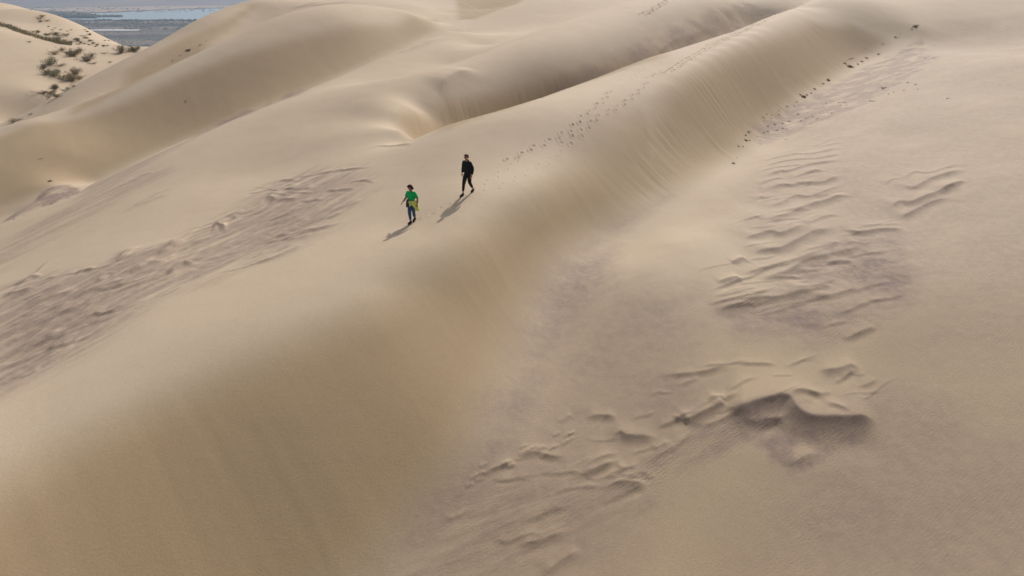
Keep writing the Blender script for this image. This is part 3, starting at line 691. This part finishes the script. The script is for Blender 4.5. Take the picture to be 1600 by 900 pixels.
def shrub(px, py, wpx, kind, label, group='shrubs growing on the pale far sand', var=0, flat=1.0):
    p = spot(px, py); t = p.y / ry(py); w = wpx / F_PX * t * 1.12
    o = empty('shrub', p - Vector((0, 0, .02)), random.random() * 6.28); o.scale = (w, w, w * flat)
    sme, lms = PROTO[var % len(PROTO)]
    for nm, me in (('stems', sme), ('foliage', lms[kind])):
        c = bpy.data.objects.new(nm, me); COL.objects.link(c); c.parent = o
    tag(o, label, 'shrub', group); return o
SH = [(68,107,13,2,'dark brown shrub at the left end of the largest clump on the far sand',0,.8), (81,101,20,0,'tallest grey green shrub on top of the largest clump, above the others',1,1.1),
 (75,115,15,0,'grey green shrub low in the middle of the largest clump',2,.9), (87,119,19,0,'wide olive shrub in the lower middle of the largest clump',1,1), (97,124,14,0,'small olive shrub at the lower right end of the largest clump',3,1),
 (96,103,13,1,'thin straw coloured shrub trailing right from the largest clump',3,.5), (117,117,16,1,'straw coloured upright shrub just right of the largest clump',2,1.1), (113,126,20,1,'wide sandy brown shrub right of the largest clump, below an upright one',0,.8),
 (125,124,14,1,'pale sandy brown shrub at the right end of the second clump',4,.8), (87,139,13,2,'dark round shrub topmost of the lowest group of shrubs',0,.9), (82,147,14,0,'olive brown shrub in the middle of the lowest group of shrubs',1,.8),
 (76,153,10,0,'small dark shrub at the lower left of the lowest group',3,.9), (90,152,11,0,'small olive shrub at the lower right of the lowest group',2,.9), (67,147,16,1,'very sparse pale shrub left of the lowest group',4,.6),
 (102,143,10,0,'low olive shrub right of the lowest group, left one of three',3,.8), (107,139,8,0,'low grey shrub between two others right of the lowest group',1,.8), (115,136,9,1,'low pale shrub farthest right of the lowest group',4,.8),
 (115,88,18,0,'grey green bush with wide flat top above the largest clump',1,1.1), (125,80,12,1,'pale straw shrub behind the wide flat topped bush',4,.8), (86,85,14,1,'thin pale shrub left of the wide flat topped bush',4,.8),
 (97,80,9,1,'narrow pale upright shrub left of the wide flat topped bush',3,1.2), (135,96,18,2,'dark brown spreading shrub right of the flat topped bush',2,.8), (143,88,11,1,'straw coloured shrub behind the dark spreading shrub',4,1),
 (145,100,10,2,'flat dark twiggy shrub at the right foot of the spreading shrub',3,.5), (163,84,7,1,'tiny pale shrub alone between the spreading shrub and the dune edge',3,.7), (172,98,6,1,'tiny pale shrub alone above the smooth dune edge',4,.8),
 (189,83,17,0,'round grey green shrub on the dune edge in front of the plain',0,1.1), (210,80,15,0,'olive shrub at the right tip of the far sand, before the plain',1,1), (200,80,8,1,'small pale shrub between the two shrubs on the dune edge',3,.8),
 (20,191,16,1,'sparse dry shrub on the lower left sand near the picture edge',4,.6), (29,188,11,1,'sparse dry shrub right beside the one near the left picture edge',3,.6), (48,179,5,2,'tiny dark shrub on the bare lower left sand',3,.8), (46,66,5,2,'tiny dark shrub alone on bare sand below the grassy crest',3,.8)]
for i, (a, b, w, k, lb, v, fl) in enumerate(SH): shrub(a, b, w, k, lb, var=v, flat=fl)
rg4 = random.Random(9)
for (a, b, w, k) in [(62,30,9,1),(65,26,8,1),(63,34,7,1),(74,33,6,1),(76,42,4,0),(82,47,4,1),(86,44,4,1),(95,47,4,1),(105,49,4,1),(111,47,4,1),(87,54,12,0),(92,56,10,0),(103,56,10,0),(60,51,7,0),(74,55,8,0),(85,62,12,0),(92,63,12,0),(100,64,8,0),
   (118,62,9,0),(122,64,8,0),(112,67,7,0),(130,57,8,0),(134,60,7,1),(140,55,6,1),(137,50,6,1),(132,47,5,1),(141,64,7,0),(146,68,7,0),(152,71,6,0),(131,69,7,0),(139,71,6,0),(122,70,7,0),(162,73,6,0),(167,72,5,0),(164,64,4,1),(170,64,4,1),(149,73,6,0),(106,69,6,0),(52,50,5,0),(127,67,6,0)]:
    shrub(a, b, w, k, 'tiny olive brown scrub bush scattered on the farthest sand slope', 'tiny bushes scattered on the farthest slope', var=rg4.randrange(5), flat=rg4.uniform(.5, .9))
# grass along the crest in front of the farthest slope
def grass():
    V = []; Fc = []; rg = random.Random(4)
    line = [(-10,38),(0,41),(15,44),(25,49),(40,54),(60,60),(80,65),(95,69),(110,71)]
    for _ in range(3000):
        k = rg.randrange(len(line) - 1); u = rg.random(); a = line[k][0] + (line[k + 1][0] - line[k][0]) * u; b = line[k][1] + (line[k + 1][1] - line[k][1]) * u
        w_ = 2.2 if a < 60 else 1.5
        p = spot(a + rg.gauss(0, 2), b - abs(rg.gauss(0, w_))); h = rg.uniform(.15, .55); th = rg.uniform(0, 6.28); w = rg.uniform(.03, .07)
        d = Vector((math.cos(th), math.sin(th), 0)); tip = p + Vector((rg.gauss(0, .15), rg.gauss(0, .15), h)); n0 = len(V)
        V.extend([p - d * w - Vector((0, 0, .05)), p + d * w - Vector((0, 0, .05)), tip + d * w * .3, tip - d * w * .3]); Fc.append((n0, n0 + 1, n0 + 2, n0 + 3))
    tag(link_mesh('grass', V, Fc, mottled('dune_grass', (.30, .26, .16), (.22, .19, .11), 1.0)), 'olive dry grass along the crest below the farthest slope', 'grass', kind='stuff')
grass()

# ------------------------------------------------------------------ dead twigs and roots lying on the sand
wood_m = mottled('dead_wood', (.12, .085, .06), (.19, .14, .10), 30)
def brush_mesh(seed, n, spread=.5):
    rg = random.Random(seed); V = []; Fc = []
    for k in range(n):
        a = rg.uniform(0, 6.28); l = rg.uniform(.15, .5); c = Vector((rg.gauss(0, spread * .35), rg.gauss(0, spread * .25), rg.uniform(.01, .09)))
        d = Vector((math.cos(a), math.sin(a), rg.gauss(.1, .2))); e = Vector((-d.y, d.x, 0)) * rg.gauss(0, .3)
        p = [c - d * l * .5, c + e * l * .3, c + d * l * .5 + Vector((0, 0, rg.uniform(-.02, .08)))]
        for q in p: q.z = max(q.z, .0)
        tube(V, Fc, p, rg.uniform(.016, .035), .008, 5)
        if rg.random() < .6:
            m_ = p[1].lerp(p[2], .4); tube(V, Fc, [m_, m_ + Vector((rg.gauss(0, .1), rg.gauss(0, .1), rg.uniform(.02, .12)))], .012, .005, 4)
    me = bpy.data.meshes.new('dead_brush'); me.from_pydata([tuple(v) for v in V], [], Fc); me.materials.append(wood_m); return me
BR = [brush_mesh(50 + k, 26) for k in range(3)]; TW_ = [brush_mesh(70 + k, 3 + k, .35) for k in range(4)]
def debris(px, py, wpx, me, name, label, cat, group):
    p = spot(px, py); t = p.y / ry(py); o = bpy.data.objects.new(name, me); COL.objects.link(o)
    e = .5; x, y = p.x, p.y
    n = Vector((surf_z(x - e, y) - surf_z(x + e, y), surf_z(x, y - e) - surf_z(x, y + e), 2 * e)).normalized()
    q = n.to_track_quat('Z', 'Y') @ Matrix.Rotation(rg4.uniform(0, 6.28), 3, 'Z').to_quaternion()
    o.rotation_mode = 'QUATERNION'; o.rotation_quaternion = q; o.location = p
    s_ = wpx / F_PX * t / .88; o.scale = (s_, s_, s_); return tag(o, label, cat, group)
Z5 = lambda a, b: (1120 + a / 4.738, 80 + b / 4.738)
G5 = 'clumps of dead brush along the foot of the steep sand face'
for a, b, w, lb in [(985,114,13,'largest flat clump of dark dead brush, highest up the slope foot'), (825,215,10,'round dark clump of dead brush alone against the foot of the steep face'),
      (642,338,12,'curved line of dark dead roots at the middle of the slope foot'), (725,279,6,'small dark dead brush between the round clump and the curved roots'), (697,311,5,'small dead brush just right of the curved roots'),
      (667,324,5,'small dead brush touching the right end of the curved roots'), (617,322,5,'small upright dead brush at the left end of the curved roots'), (1108,50,6,'dead brush at the upper right end of the highest clump trail'),
      (1075,76,6,'thin dead brush midway along the trail above the highest clump'), (1045,97,5,'thin dead brush just right of the highest flat clump'), (948,90,6,'dead twigs just above left of the highest flat clump'),
      (215,661,8,'dark dead brush lowest along the slope foot before bare sand'), (235,600,6,'dead twigs just above the lowest dark brush')]:
    px, py = Z5(a, b); debris(px, py, w, BR[rg4.randrange(3)], 'dead_brush', lb, 'dead brush', G5)
debris(1430, 42, 9, BR[1], 'dead_brush', 'dead brush alone near the top of the right-hand slope', 'dead brush', G5)
debris(1381, 138, 7, BR[2], 'dead_brush', 'dead brush on the open right-hand slope, left of the scattered twigs', 'dead brush', G5)
debris(294, 79, 10, BR[0], 'dead_brush', 'dark dead brush in the hollow of the far left dune near the plain', 'dead brush', G5)
debris(78, 283, 9, BR[0], 'dead_brush', 'dead brush at the lip of the shaded hollow far left', 'dead brush', G5)
GT = 'small dead twigs scattered on the sand'
tw = [Z5(a, b) for a, b in [(770,262),(785,240),(590,375),(575,410),(520,412),(455,437),(370,467),(350,497),(405,470),(440,450),(240,660),(162,708),(195,710),(148,790),(300,635),(345,605),(375,598),(440,585),(490,572),(323,693),(510,655),
   (625,518),(710,485),(680,495),(745,500),(660,500),(600,470),(820,457),(850,458),(935,380),(960,400),(900,383),(800,385),(1220,270),(1193,20),(1225,285),(430,545),(380,560),(490,535),(540,520),(400,500),(460,470),(350,520),(320,660),(215,625),(250,595),(980,60),(1000,55),(960,75),(1160,372),(520,580),(360,600)]]
tw += [(1000 + a / 2.647, b / 2.647) for a, b in [(1075,145),(1060,155),(985,225),(1005,182),(1030,390),(1108,342),(1050,382),(1140,350),(1090,375),(1150,370),(1215,242),(1180,242),(1275,408),(1125,120),(1145,105),(955,418),(850,425),(830,438),(770,428)]]
tw += [(322,64),(312,71),(283,87),(270,95),(289,158),(65,248),(37,337),(21,343),(80,320),(892,755),(1139,735)]
for a, b in tw: debris(a, b, (rg4.uniform(5.0, 9.0) if b < 400 else 4), TW_[rg4.randrange(4)], 'twig', ('small dead twig on the open sand of the right-hand slope' if a > 1335 else 'small dead twig in the litter strip at the foot of the steep face' if a > 1130 and b < 700 else
      'small dead twig lying alone in the near sand of the foreground' if b > 700 or a > 1130 else 'small dead twig in the hollow of the far left dunes'), 'twig',
      'twigs on the open right-hand slope' if a > 1335 else 'twigs along the foot of the steep face' if a > 1130 and b < 700 else 'twigs in the near foreground' if b > 700 else 'twigs in the far left hollows')
def stone():
    bm = bmesh.new(); bmesh.ops.create_icosphere(bm, subdivisions=3, radius=.085)
    for v in bm.verts:
        n = float(fbm(np.array(v.co.x * 9 + 3), np.array(v.co.y * 9 + v.co.z * 7), 3)); v.co *= 1 + .18 * n; v.co.z *= .7; v.co.x *= 1.25
    me = bpy.data.meshes.new('stone'); bm.to_mesh(me); bm.free(); me.polygons.foreach_set('use_smooth', [True] * len(me.polygons)); me.materials.append(mottled('pale_stone', (.68, .63, .55), (.52, .47, .40), 25))
    o = bpy.data.objects.new('stone', me); COL.objects.link(o); o.location = spot(1146, 255) + Vector((0, 0, .04)); tag(o, 'small pale stone on the sand below the lowest dead brush', 'stone')
stone()

# ------------------------------------------------------------------ people
def skin_geo(verts, edges, radii, sub=2, root=0):
    """grow a surface over a skeleton; returns (verts, faces)"""
    me = bpy.data.meshes.new('t'); me.from_pydata([tuple(v) for v in verts], edges, []); o = bpy.data.objects.new('t', me); COL.objects.link(o)
    o.modifiers.new('s', 'SKIN'); sv = me.skin_vertices[0].data
    for i, r in enumerate(radii):
        sv[i].radius = (r, r) if isinstance(r, (int, float)) else r; sv[i].use_root = (i == root)
    o.modifiers[0].use_smooth_shade = True
    m2 = o.modifiers.new('u', 'SUBSURF'); m2.levels = sub; m2.render_levels = sub
    dg = bpy.context.evaluated_depsgraph_get(); ev = o.evaluated_get(dg).to_mesh()
    V = [v.co.copy() for v in ev.vertices]; Fc = [tuple(p.vertices) for p in ev.polygons]
    o.evaluated_get(dg).to_mesh_clear(); bpy.data.objects.remove(o); bpy.data.meshes.remove(me); return V, Fc
def merge(gs):
    V = []; Fc = []
    for v, f in gs: n = len(V); V += v; Fc += [tuple(i + n for i in q) for q in f]
    return V, Fc
def chain(pts, rad, sub=2): return skin_geo(pts, [(i, i + 1) for i in range(len(pts) - 1)], rad, sub)
def ellipsoid(c, r, seg=16, ring=10, keep=None):
    V = []; Fc = []
    for i in range(ring + 1):
        a = math.pi * i / ring
        for j in range(seg):
            b = 2 * math.pi * j / seg; V.append(Vector((c[0] + r[0] * math.sin(a) * math.cos(b), c[1] + r[1] * math.sin(a) * math.sin(b), c[2] + r[2] * math.cos(a))))
    for i in range(ring):
        for j in range(seg): Fc.append((i * seg + j, (i + 1) * seg + j, (i + 1) * seg + (j + 1) % seg, i * seg + (j + 1) % seg))
    return V, Fc
def hand(wrist, d, side, palm_n, s=1.0):
    """five curled fingers rooted in a palm; d = direction along the hand, side = towards the thumb, palm_n = palm facing"""
    wrist = Vector(wrist); d = Vector(d).normalized(); side = Vector(side); side = (side - d * side.dot(d)).normalized(); n = d.cross(side).normalized()
    if n.dot(Vector(palm_n)) < 0: n = -n
    gs = [chain([wrist, wrist + d * .045 * s, wrist + d * .09 * s], [(.028 * s, .020 * s), (.040 * s, .018 * s), (.038 * s, .015 * s)])]
    for k, (off, l) in enumerate(((.030, .072), (.010, .082), (-.010, .076), (-.029, .060))):
        b = wrist + (d * .085 + side * off) * s; c1 = b + (d * l * .45 + n * l * .12) * s; c2 = c1 + (d * l * .28 + n * l * .20) * s; c3 = c2 + (d * l * .12 + n * l * .22) * s
        gs.append(chain([b - d * .02 * s, b, c1, c2, c3], [.0095 * s, .0095 * s, .009 * s, .008 * s, .0065 * s], 1))
    b = wrist + (d * .03 + side * .028) * s; gs.append(chain([b, b + (d * .03 + side * .022 + n * .008) * s, b + (d * .058 + side * .026 + n * .02) * s, b + (d * .075 + side * .02 + n * .03) * s], [.013 * s, .012 * s, .010 * s, .008 * s], 1))
    return merge(gs)
def mirrored(v): return Vector((-v.x, v.y, v.z))
def person(root_xy, rot, H, J, skin_m, looks):
    """J: joint positions in metres, local frame, facing -Y; feet are set down on the sand below them"""
    x0, y0 = root_xy; c, s = math.cos(rot), math.sin(rot)
    gz0 = surf_z(x0, y0)
    def gl_(x, y): return surf_z(x0 + c * x - s * y, y0 + s * x + c * y) - gz0
    root = empty('person', (x0, y0, gz0), rot)
    J = {k: Vector(v) for k, v in J.items()}
    for sd_ in 'RL':
        g = gl_(J['ank' + sd_].x, J['ank' + sd_].y); J['ank' + sd_].z += g; J['knee' + sd_].z += g * .6
        J['toe' + sd_].z += gl_(J['toe' + sd_].x, J['toe' + sd_].y)
    P = [J['pelvis'], J['waist'], J['chest'], J['neckb'], J['neck'], J['headlow'], J['headmid'], J['headtop']]
    E = [(i, i + 1) for i in range(7)]; Rr = [(.15, .11), (.125, .095), (.155, .11), (.075, .065), (.055, .055), (.066, .075), (.076, .095), (.055, .065)]
    Rr = [(a * H / 1.75 * looks.get('build', 1) if i < 4 else a * H / 1.75, b * H / 1.75 * looks.get('build', 1) if i < 4 else b * H / 1.75) for i, (a, b) in enumerate(Rr)]
    for sd_ in 'RL':
        n = len(P); P += [J['hip' + sd_], J['knee' + sd_], J['ank' + sd_]]; E += [(0, n), (n, n + 1), (n + 1, n + 2)]; Rr += [.085, .055, .036]
        n = len(P); P += [J['sho' + sd_], J['elb' + sd_], J['wri' + sd_]]; E += [(2, n), (n, n + 1), (n + 1, n + 2)]; Rr += [.056, .046, .033]
    parts = [skin_geo(P, E, Rr, 2)]
    for sd_, sx in (('R', 1), ('L', -1)):
        d = J['wri' + sd_] - J['elb' + sd_]; parts.append(hand(J['wri' + sd_], d + Vector((0, -.03, 0)), (0, -1, 0), (sx, 0, 0), H / 1.75))
        a, t = J['ank' + sd_], J['toe' + sd_]; parts.append(chain([a + Vector((0, .03, -.05)), a.lerp(t, .5) + Vector((0, 0, -.01)), t], [.034, .034, .024]))
    hd = J['headmid']; f = J['face']; f.normalize(); rt = Vector((f.y, -f.x, 0)).normalized(); hs = H / 1.75
    parts.append(chain([hd + f * .075 * hs + Vector((0, 0, .02)), hd + f * .107 * hs - Vector((0, 0, .012)), hd + f * .085 * hs - Vector((0, 0, .022))], [.010, .014, .010], 1))
    for q in (-1, 1): parts.append(ellipsoid(hd + rt * q * .076 * hs, (.012, .02, .030), 8, 6))
    V, Fc = merge(parts); link_mesh('body', V, Fc, skin_m, root)
    eye_m = looks['eye']
    for q in (-1, 1):
        V, Fc = ellipsoid(hd + f * .082 * hs + rt * q * .03 * hs + Vector((0, 0, .012)), (.012, .010, .007), 8, 6); link_mesh('eye', V, Fc, eye_m, root)
    V, Fc = ellipsoid(hd + f * .082 * hs - Vector((0, 0, .052 * hs)), (.022, .014, .006), 10, 6); link_mesh('mouth', V, Fc, looks['lip'], root)
    return root, J, f, rt, hd, hs
def cloth(name, P, E, Rr, mat, root, label=None, sub=2, rug=.0):
    V, Fc = skin_geo(P, E, Rr, sub)
    if rug:
        for v in V:
            n = float(noise2(np.array(v.x * 14 + v.y * 9), np.array(v.z * 11))); v.x += rug * n; v.y += rug * float(noise2(np.array(v.z * 13 + 4), np.array(v.x * 12)))
    o = link_mesh(name, V, Fc, mat, root)
    if label: o['label'] = label
    return o
def shoe(J, sd_, mat, sole, root):
    a, t = J['ank' + sd_], J['toe' + sd_]; d = (t - a); d.z = 0; l = d.length; d.normalize(); low = min(a.z - .09, t.z - .035)
    dz = (t.z - .04) - (a.z - .09)
    pts = [a + Vector((0, 0, .03)), a + Vector((0, 0, -.035)) - d * .03, a + d * .08 + Vector((0, 0, -.045 + dz * .35)), t + Vector((0, 0, .0)) + d * .01]
    o = cloth('shoe', pts, [(0, 1), (1, 2), (2, 3)], [.056, (.056, .060), (.056, .052), (.050, .038)], mat, root)
    base = [a + Vector((0, 0, -.080)) - d * .065, a + d * .06 + Vector((0, 0, -.080 + dz * .4)), t + Vector((0, 0, -.030)) + d * .035]
    sl = cloth('sole', base, [(0, 1), (1, 2)], [(.036, .014), (.036, .014), (.036, .013)], sole, o); return o
sk1 = mottled('skin', (.42, .22, .15), (.38, .19, .13), 12, .5); lip_m = mottled('lip', (.35, .12, .10), (.30, .10, .09), 30, .5)
blk = mottled('black_cotton', (.010, .010, .013), (.016, .015, .019), 30, .9, .3); blk2 = mottled('black_denim', (.012, .011, .012), (.02, .018, .018), 60, .9, .3)
shoe_m = mottled('black_canvas', (.013, .010, .010), (.022, .018, .017), 60, .8); sole_m = mottled('dark_rubber', (.03, .025, .022), (.045, .038, .033), 40, .8)
eye_m = mottled('eye_dark', (.03, .02, .015), (.05, .03, .02), 40, .2)
# man in black
pm = ground(731, 303)
Jm = dict(pelvis=(0, .02, .95), waist=(0, .01, 1.10), chest=(0, 0, 1.32), neckb=(0, -.005, 1.49), neck=(0, -.02, 1.54), headlow=(0, -.045, 1.595), headmid=(0, -.045, 1.67), headtop=(0, -.035, 1.745), face=(-.25, -1, -.15),
          hipR=(-.085, .01, .90), hipL=(.085, .02, .90), kneeR=(-.10, -.16, .50), kneeL=(.085, .04, .49), ankR=(-.10, -.24, .09), ankL=(.085, .30, .12), toeR=(-.12, -.42, .04), toeL=(.10, .13, .035),
          shoR=(-.185, .0, 1.42), shoL=(.185, .0, 1.42), elbR=(-.25, .04, 1.15), elbL=(.26, .06, 1.15), wriR=(-.24, -.04, .92), wriL=(.27, -.03, .90))
Mr, J, f, rt, hd, hs = person((pm[0], pm[1]), R(-32), 1.76, Jm, sk1, dict(eye=eye_m, lip=lip_m))
tag(Mr, 'person in black hooded jacket, black trousers and sunglasses walking down the crest', 'person')
cloth('jacket', [J['pelvis'] + Vector((0, 0, -.16)), J['waist'], J['chest'], J['neckb'] + Vector((0, .01, -.005)), J['shoR'], J['elbR'], J['wriR'], J['shoL'], J['elbL'], J['wriL']],
      [(0, 1), (1, 2), (2, 3), (2, 4), (4, 5), (5, 6), (2, 7), (7, 8), (8, 9)], [(.195, .15), (.190, .145), (.205, .145), (.095, .085), .085, .074, .056, .085, .074, .056], blk, Mr, rug=.012)
cloth('hood', [J['neckb'] + Vector((-.07, -.03, .0)), J['neckb'] + Vector((-.06, .06, .02)), J['neckb'] + Vector((0, .10, .01)), J['neckb'] + Vector((.06, .06, .02)), J['neckb'] + Vector((.07, -.03, .0))], [(0, 1), (1, 2), (2, 3), (3, 4)], [.028, .038, .048, .038, .028], blk, Mr)
def trousers(name, J, mat, root, r, shin=.75):
    P = [J['pelvis'] + Vector((0, 0, .06)), J['pelvis'] + Vector((0, 0, -.02))]; E = [(0, 1)]; Rr = [(r * 1.6, r * 1.25), (r * 1.7, r * 1.3)]
    for s_ in 'RL':
        n = len(P); k, a = J['knee' + s_], J['ank' + s_]; P += [J['hip' + s_], J['hip' + s_].lerp(k, .5), k, k.lerp(a, shin)]; E += [(1, n), (n, n + 1), (n + 1, n + 2), (n + 2, n + 3)]; Rr += [r * 1.05, r * .95, r * .72, r * .52]
    return cloth(name, P, E, Rr, mat, root, rug=.008)
trousers('trousers', J, blk2, Mr, .112, .78)
for s_ in 'RL': shoe(J, s_, shoe_m, sole_m, Mr)
hair_m = mottled('short_brown_hair', (.06, .028, .018), (.10, .045, .03), 60, .7, .5)
def hair_cap(hd, f, rt, hs, mat, root, drop=.0, thick=.012, name='hair'):
    V, Fc = ellipsoid((0, 0, 0), (.083 * hs + thick, .100 * hs + thick, .103 * hs + thick), 24, 16)
    up = Vector((0, 0, 1)); keep = []
    for q in Fc:
        c = sum((V[i] for i in q), Vector()) / 4
        if c.z > .035 + drop or (c.y > .015 and c.z > -.045 + drop * 2): keep.append(q)
    W2 = [hd + Vector((0, 0, .012)) + rt * v.x - f * v.y + up * v.z for v in V]
    W2 = [w + Vector((noise2(np.array(w.x * 70), np.array(w.z * 70)), noise2(np.array(w.y * 70), np.array(w.z * 60)), 0)) * .004 for w in W2]
    o = link_mesh(name, W2, keep, mat, root); m = o.modifiers.new('thickness', 'SOLIDIFY'); m.thickness = .012; m.offset = -1; return o
fm = Vector((f.x, f.y, 0)).normalized()
hair_cap(hd, fm, rt, hs, hair_m, Mr)
gl_m, gt, gb = new_mat('dark_lens', (.006, .006, .008), .12); gb.inputs['Specular IOR Level'].default_value = .6
fr_m, _, _ = new_mat('black_frame', (.012, .012, .012), .4)
bar = chain([hd + rt * -.08 * hs + Vector((0, 0, .018)), hd + f * .088 * hs - rt * .052 * hs + Vector((0, 0, .016)), hd + f * .098 * hs + Vector((0, 0, .016)), hd + f * .088 * hs + rt * .052 * hs + Vector((0, 0, .016)), hd + rt * .08 * hs + Vector((0, 0, .018))], [.004, .005, .005, .005, .004], 1)
sg = link_mesh('sunglasses', *bar, fr_m, Mr)
for q in (-1, 1): link_mesh('lens', *ellipsoid(hd + f * .092 * hs + rt * q * .034 * hs + Vector((0, 0, .008)), (.029, .012, .021), 12, 8), gl_m, sg)
# woman in green
pw = ground(645, 347)
Jw = dict(pelvis=(0, .01, .88), waist=(0, .0, 1.02), chest=(0, -.005, 1.20), neckb=(0, -.01, 1.36), neck=(0, -.02, 1.40), headlow=(-.01, -.045, 1.455), headmid=(-.015, -.045, 1.525), headtop=(-.012, -.035, 1.59), face=(-.75, -.8, -.15),
          hipR=(-.085, .01, .83), hipL=(.085, .01, .83), kneeR=(-.06, -.13, .47), kneeL=(.055, .02, .46), ankR=(-.03, -.12, .09), ankL=(.04, .12, .12), toeR=(-.05, -.30, .04), toeL=(.05, -.05, .04),
          shoR=(-.17, .0, 1.29), shoL=(.17, .0, 1.29), elbR=(-.27, .03, 1.05), elbL=(.27, .05, 1.05), wriR=(-.38, -.09, .87), wriL=(.30, -.05, .83))
Wr, J, f, rt, hd, hs = person((pw[0], pw[1]), R(-22), 1.64, Jw, mottled('tanned_skin', (.33, .16, .10), (.29, .135, .09), 12, .5), dict(eye=eye_m, lip=lip_m, build=1.1))
tag(Wr, 'person in bright green top and blue jeans with a yellow jacket tied at the waist', 'person')
grn = mottled('green_cotton', (.012, .40, .11), (.010, .31, .09), 14, .9, .3); jean = mottled('blue_denim', (.065, .11, .21), (.04, .075, .15), 25, .9, .3)
cloth('shirt', [J['waist'] + Vector((0, 0, -.05)), J['waist'] + Vector((0, 0, .03)), J['chest'], J['neckb'], J['shoR'], J['elbR'] + Vector((0, 0, .03)), J['shoL'], J['elbL'] + Vector((0, 0, .0))],
      [(0, 1), (1, 2), (2, 3), (2, 4), (4, 5), (2, 6), (6, 7)], [(.185, .15), (.185, .15), (.20, .15), (.085, .08), .082, .070, .082, .070], grn, Wr, rug=.012)
trousers('jeans', J, jean, Wr, .112, .88)
for s_ in 'RL': shoe(J, s_, shoe_m, sole_m, Wr)
hair_w = mottled('dark_curly_hair', (.018, .012, .009), (.04, .025, .018), 50, .8, .8)
fw = Vector((f.x, f.y, 0)).normalized()
hw = hair_cap(hd, fw, rt, hs, hair_w, Wr, drop=-.02, thick=.022)
link_mesh('hair_bun', *ellipsoid(hd - fw * .10 + Vector((0, 0, -.035)), (.062, .062, .065), 16, 12), hair_w, hw)
band = mottled('grey_cloth', (.22, .19, .17), (.15, .13, .12), 30, .9)
hb = chain([hd + fw * .085 + Vector((0, 0, .062)), hd + rt * .085 + fw * .02 + Vector((0, 0, .07)), hd - fw * .06 + rt * .06 + Vector((0, 0, .08)), hd - fw * .06 - rt * .06 + Vector((0, 0, .08)), hd - rt * .085 + fw * .02 + Vector((0, 0, .07)), hd + fw * .085 + Vector((0, 0, .062))], [.012] * 6, 1)
link_mesh('headband', *hb, band, Wr)
def flap(name, rows, mat, root, label):
    """hanging cloth: rows of points from the waist down"""
    n = len(rows[0]); V = []; Fc = []
    R2 = []
    for a in range(len(rows) - 1):
        for u in (0, .33, .66): R2.append([Vector(p).lerp(Vector(q), u) for p, q in zip(rows[a], rows[a + 1])])
    R2.append([Vector(p) for p in rows[-1]])
    m = (n - 1) * 4 + 1
    for ri, r in enumerate(R2):
        for k in range(m):
            u = k / 4; i = min(int(u), n - 2); p = r[i].lerp(r[i + 1], u - i); dpt = ri / len(R2)
            V.append(p + Vector((.0, -.022 * math.sin(k * 1.7) * dpt, .01 * math.sin(k * 2.3) * dpt)))
    for a in range(len(R2) - 1):
        for k in range(m - 1): q = a * m + k; Fc.append((q, q + 1, q + m + 1, q + m))
    o = link_mesh(name, V, Fc, mat, root); md = o.modifiers.new('thickness', 'SOLIDIFY'); md.thickness = .022; md.offset = 0; o['label'] = label; return o
yel = mottled('yellow_fabric', (.62, .66, .16), (.52, .56, .13), 12, .85, .3); nav = mottled('navy_fabric', (.04, .05, .08), (.06, .07, .10), 20, .9, .3)
w_ = J['waist'].z - .03
yj = flap('tied_jacket', [[(.02, -.175, w_), (.10, -.18, w_), (.19, -.11, w_), (.22, 0, w_), (.19, .12, w_)], [(.03, -.20, w_ - .10), (.14, -.20, w_ - .12), (.24, -.14, w_ - .12), (.28, -.02, w_ - .12), (.24, .12, w_ - .12)],
     [(.17, -.20, w_ - .20), (.23, -.20, w_ - .24), (.29, -.15, w_ - .28), (.33, -.04, w_ - .30), (.30, .08, w_ - .28)], [(.25, -.18, w_ - .30), (.29, -.18, w_ - .38), (.33, -.14, w_ - .42), (.36, -.06, w_ - .44), (.34, .04, w_ - .42)]], yel, Wr, 'yellow jacket tied round the waist, hanging at the side')
link_mesh('sleeve', *chain([(.0, -.19, w_ + .005), (.02, -.215, w_ - .06), (.035, -.215, w_ - .15), (.06, -.21, w_ - .22)], [.035, .035, .038, .036]), yel, yj)
flap('tied_sweater', [[(-.02, -.175, w_), (-.10, -.17, w_), (-.18, -.10, w_), (-.20, .02, w_), (-.16, .14, w_)], [(-.10, -.185, w_ - .14), (-.15, -.17, w_ - .14), (-.21, -.10, w_ - .15), (-.23, .02, w_ - .15), (-.19, .15, w_ - .15)],
     [(-.14, -.17, w_ - .28), (-.17, -.15, w_ - .31), (-.21, -.09, w_ - .34), (-.22, .02, w_ - .34), (-.19, .13, w_ - .32)]], nav, Wr, 'dark sweater hanging from the waist on the other side')

# ------------------------------------------------------------------ air
def haze():
    bm = bmesh.new(); bmesh.ops.create_cube(bm, size=1)
    me = bpy.data.meshes.new('haze'); 
    for v in bm.verts: v.co = Vector((v.co.x * 36000, v.co.y * 36000, -7 + (v.co.z + .5) * 520))
    bm.to_mesh(me); bm.free()
    m = bpy.data.materials.new('haze'); m.use_nodes = True; t = m.node_tree; t.nodes.clear()
    o_ = t.nodes.new('ShaderNodeOutputMaterial'); v = t.nodes.new('ShaderNodeVolumePrincipled')
    v.inputs['Color'].default_value = (.62, .74, .95, 1); v.inputs['Density'].default_value = HAZE; v.inputs['Anisotropy'].default_value = .3
    t.links.new(v.outputs[0], o_.inputs['Volume']); me.materials.append(m)
    o = bpy.data.objects.new('haze', me); COL.objects.link(o); tag(o, 'thin pale haze over the plain, the lake and the dunes', 'haze', kind='stuff')
HAZE = 0.00012
haze()
COL.objects.link(dunes)     # linked last only so that the small meshes above evaluate quickly
#REST_END
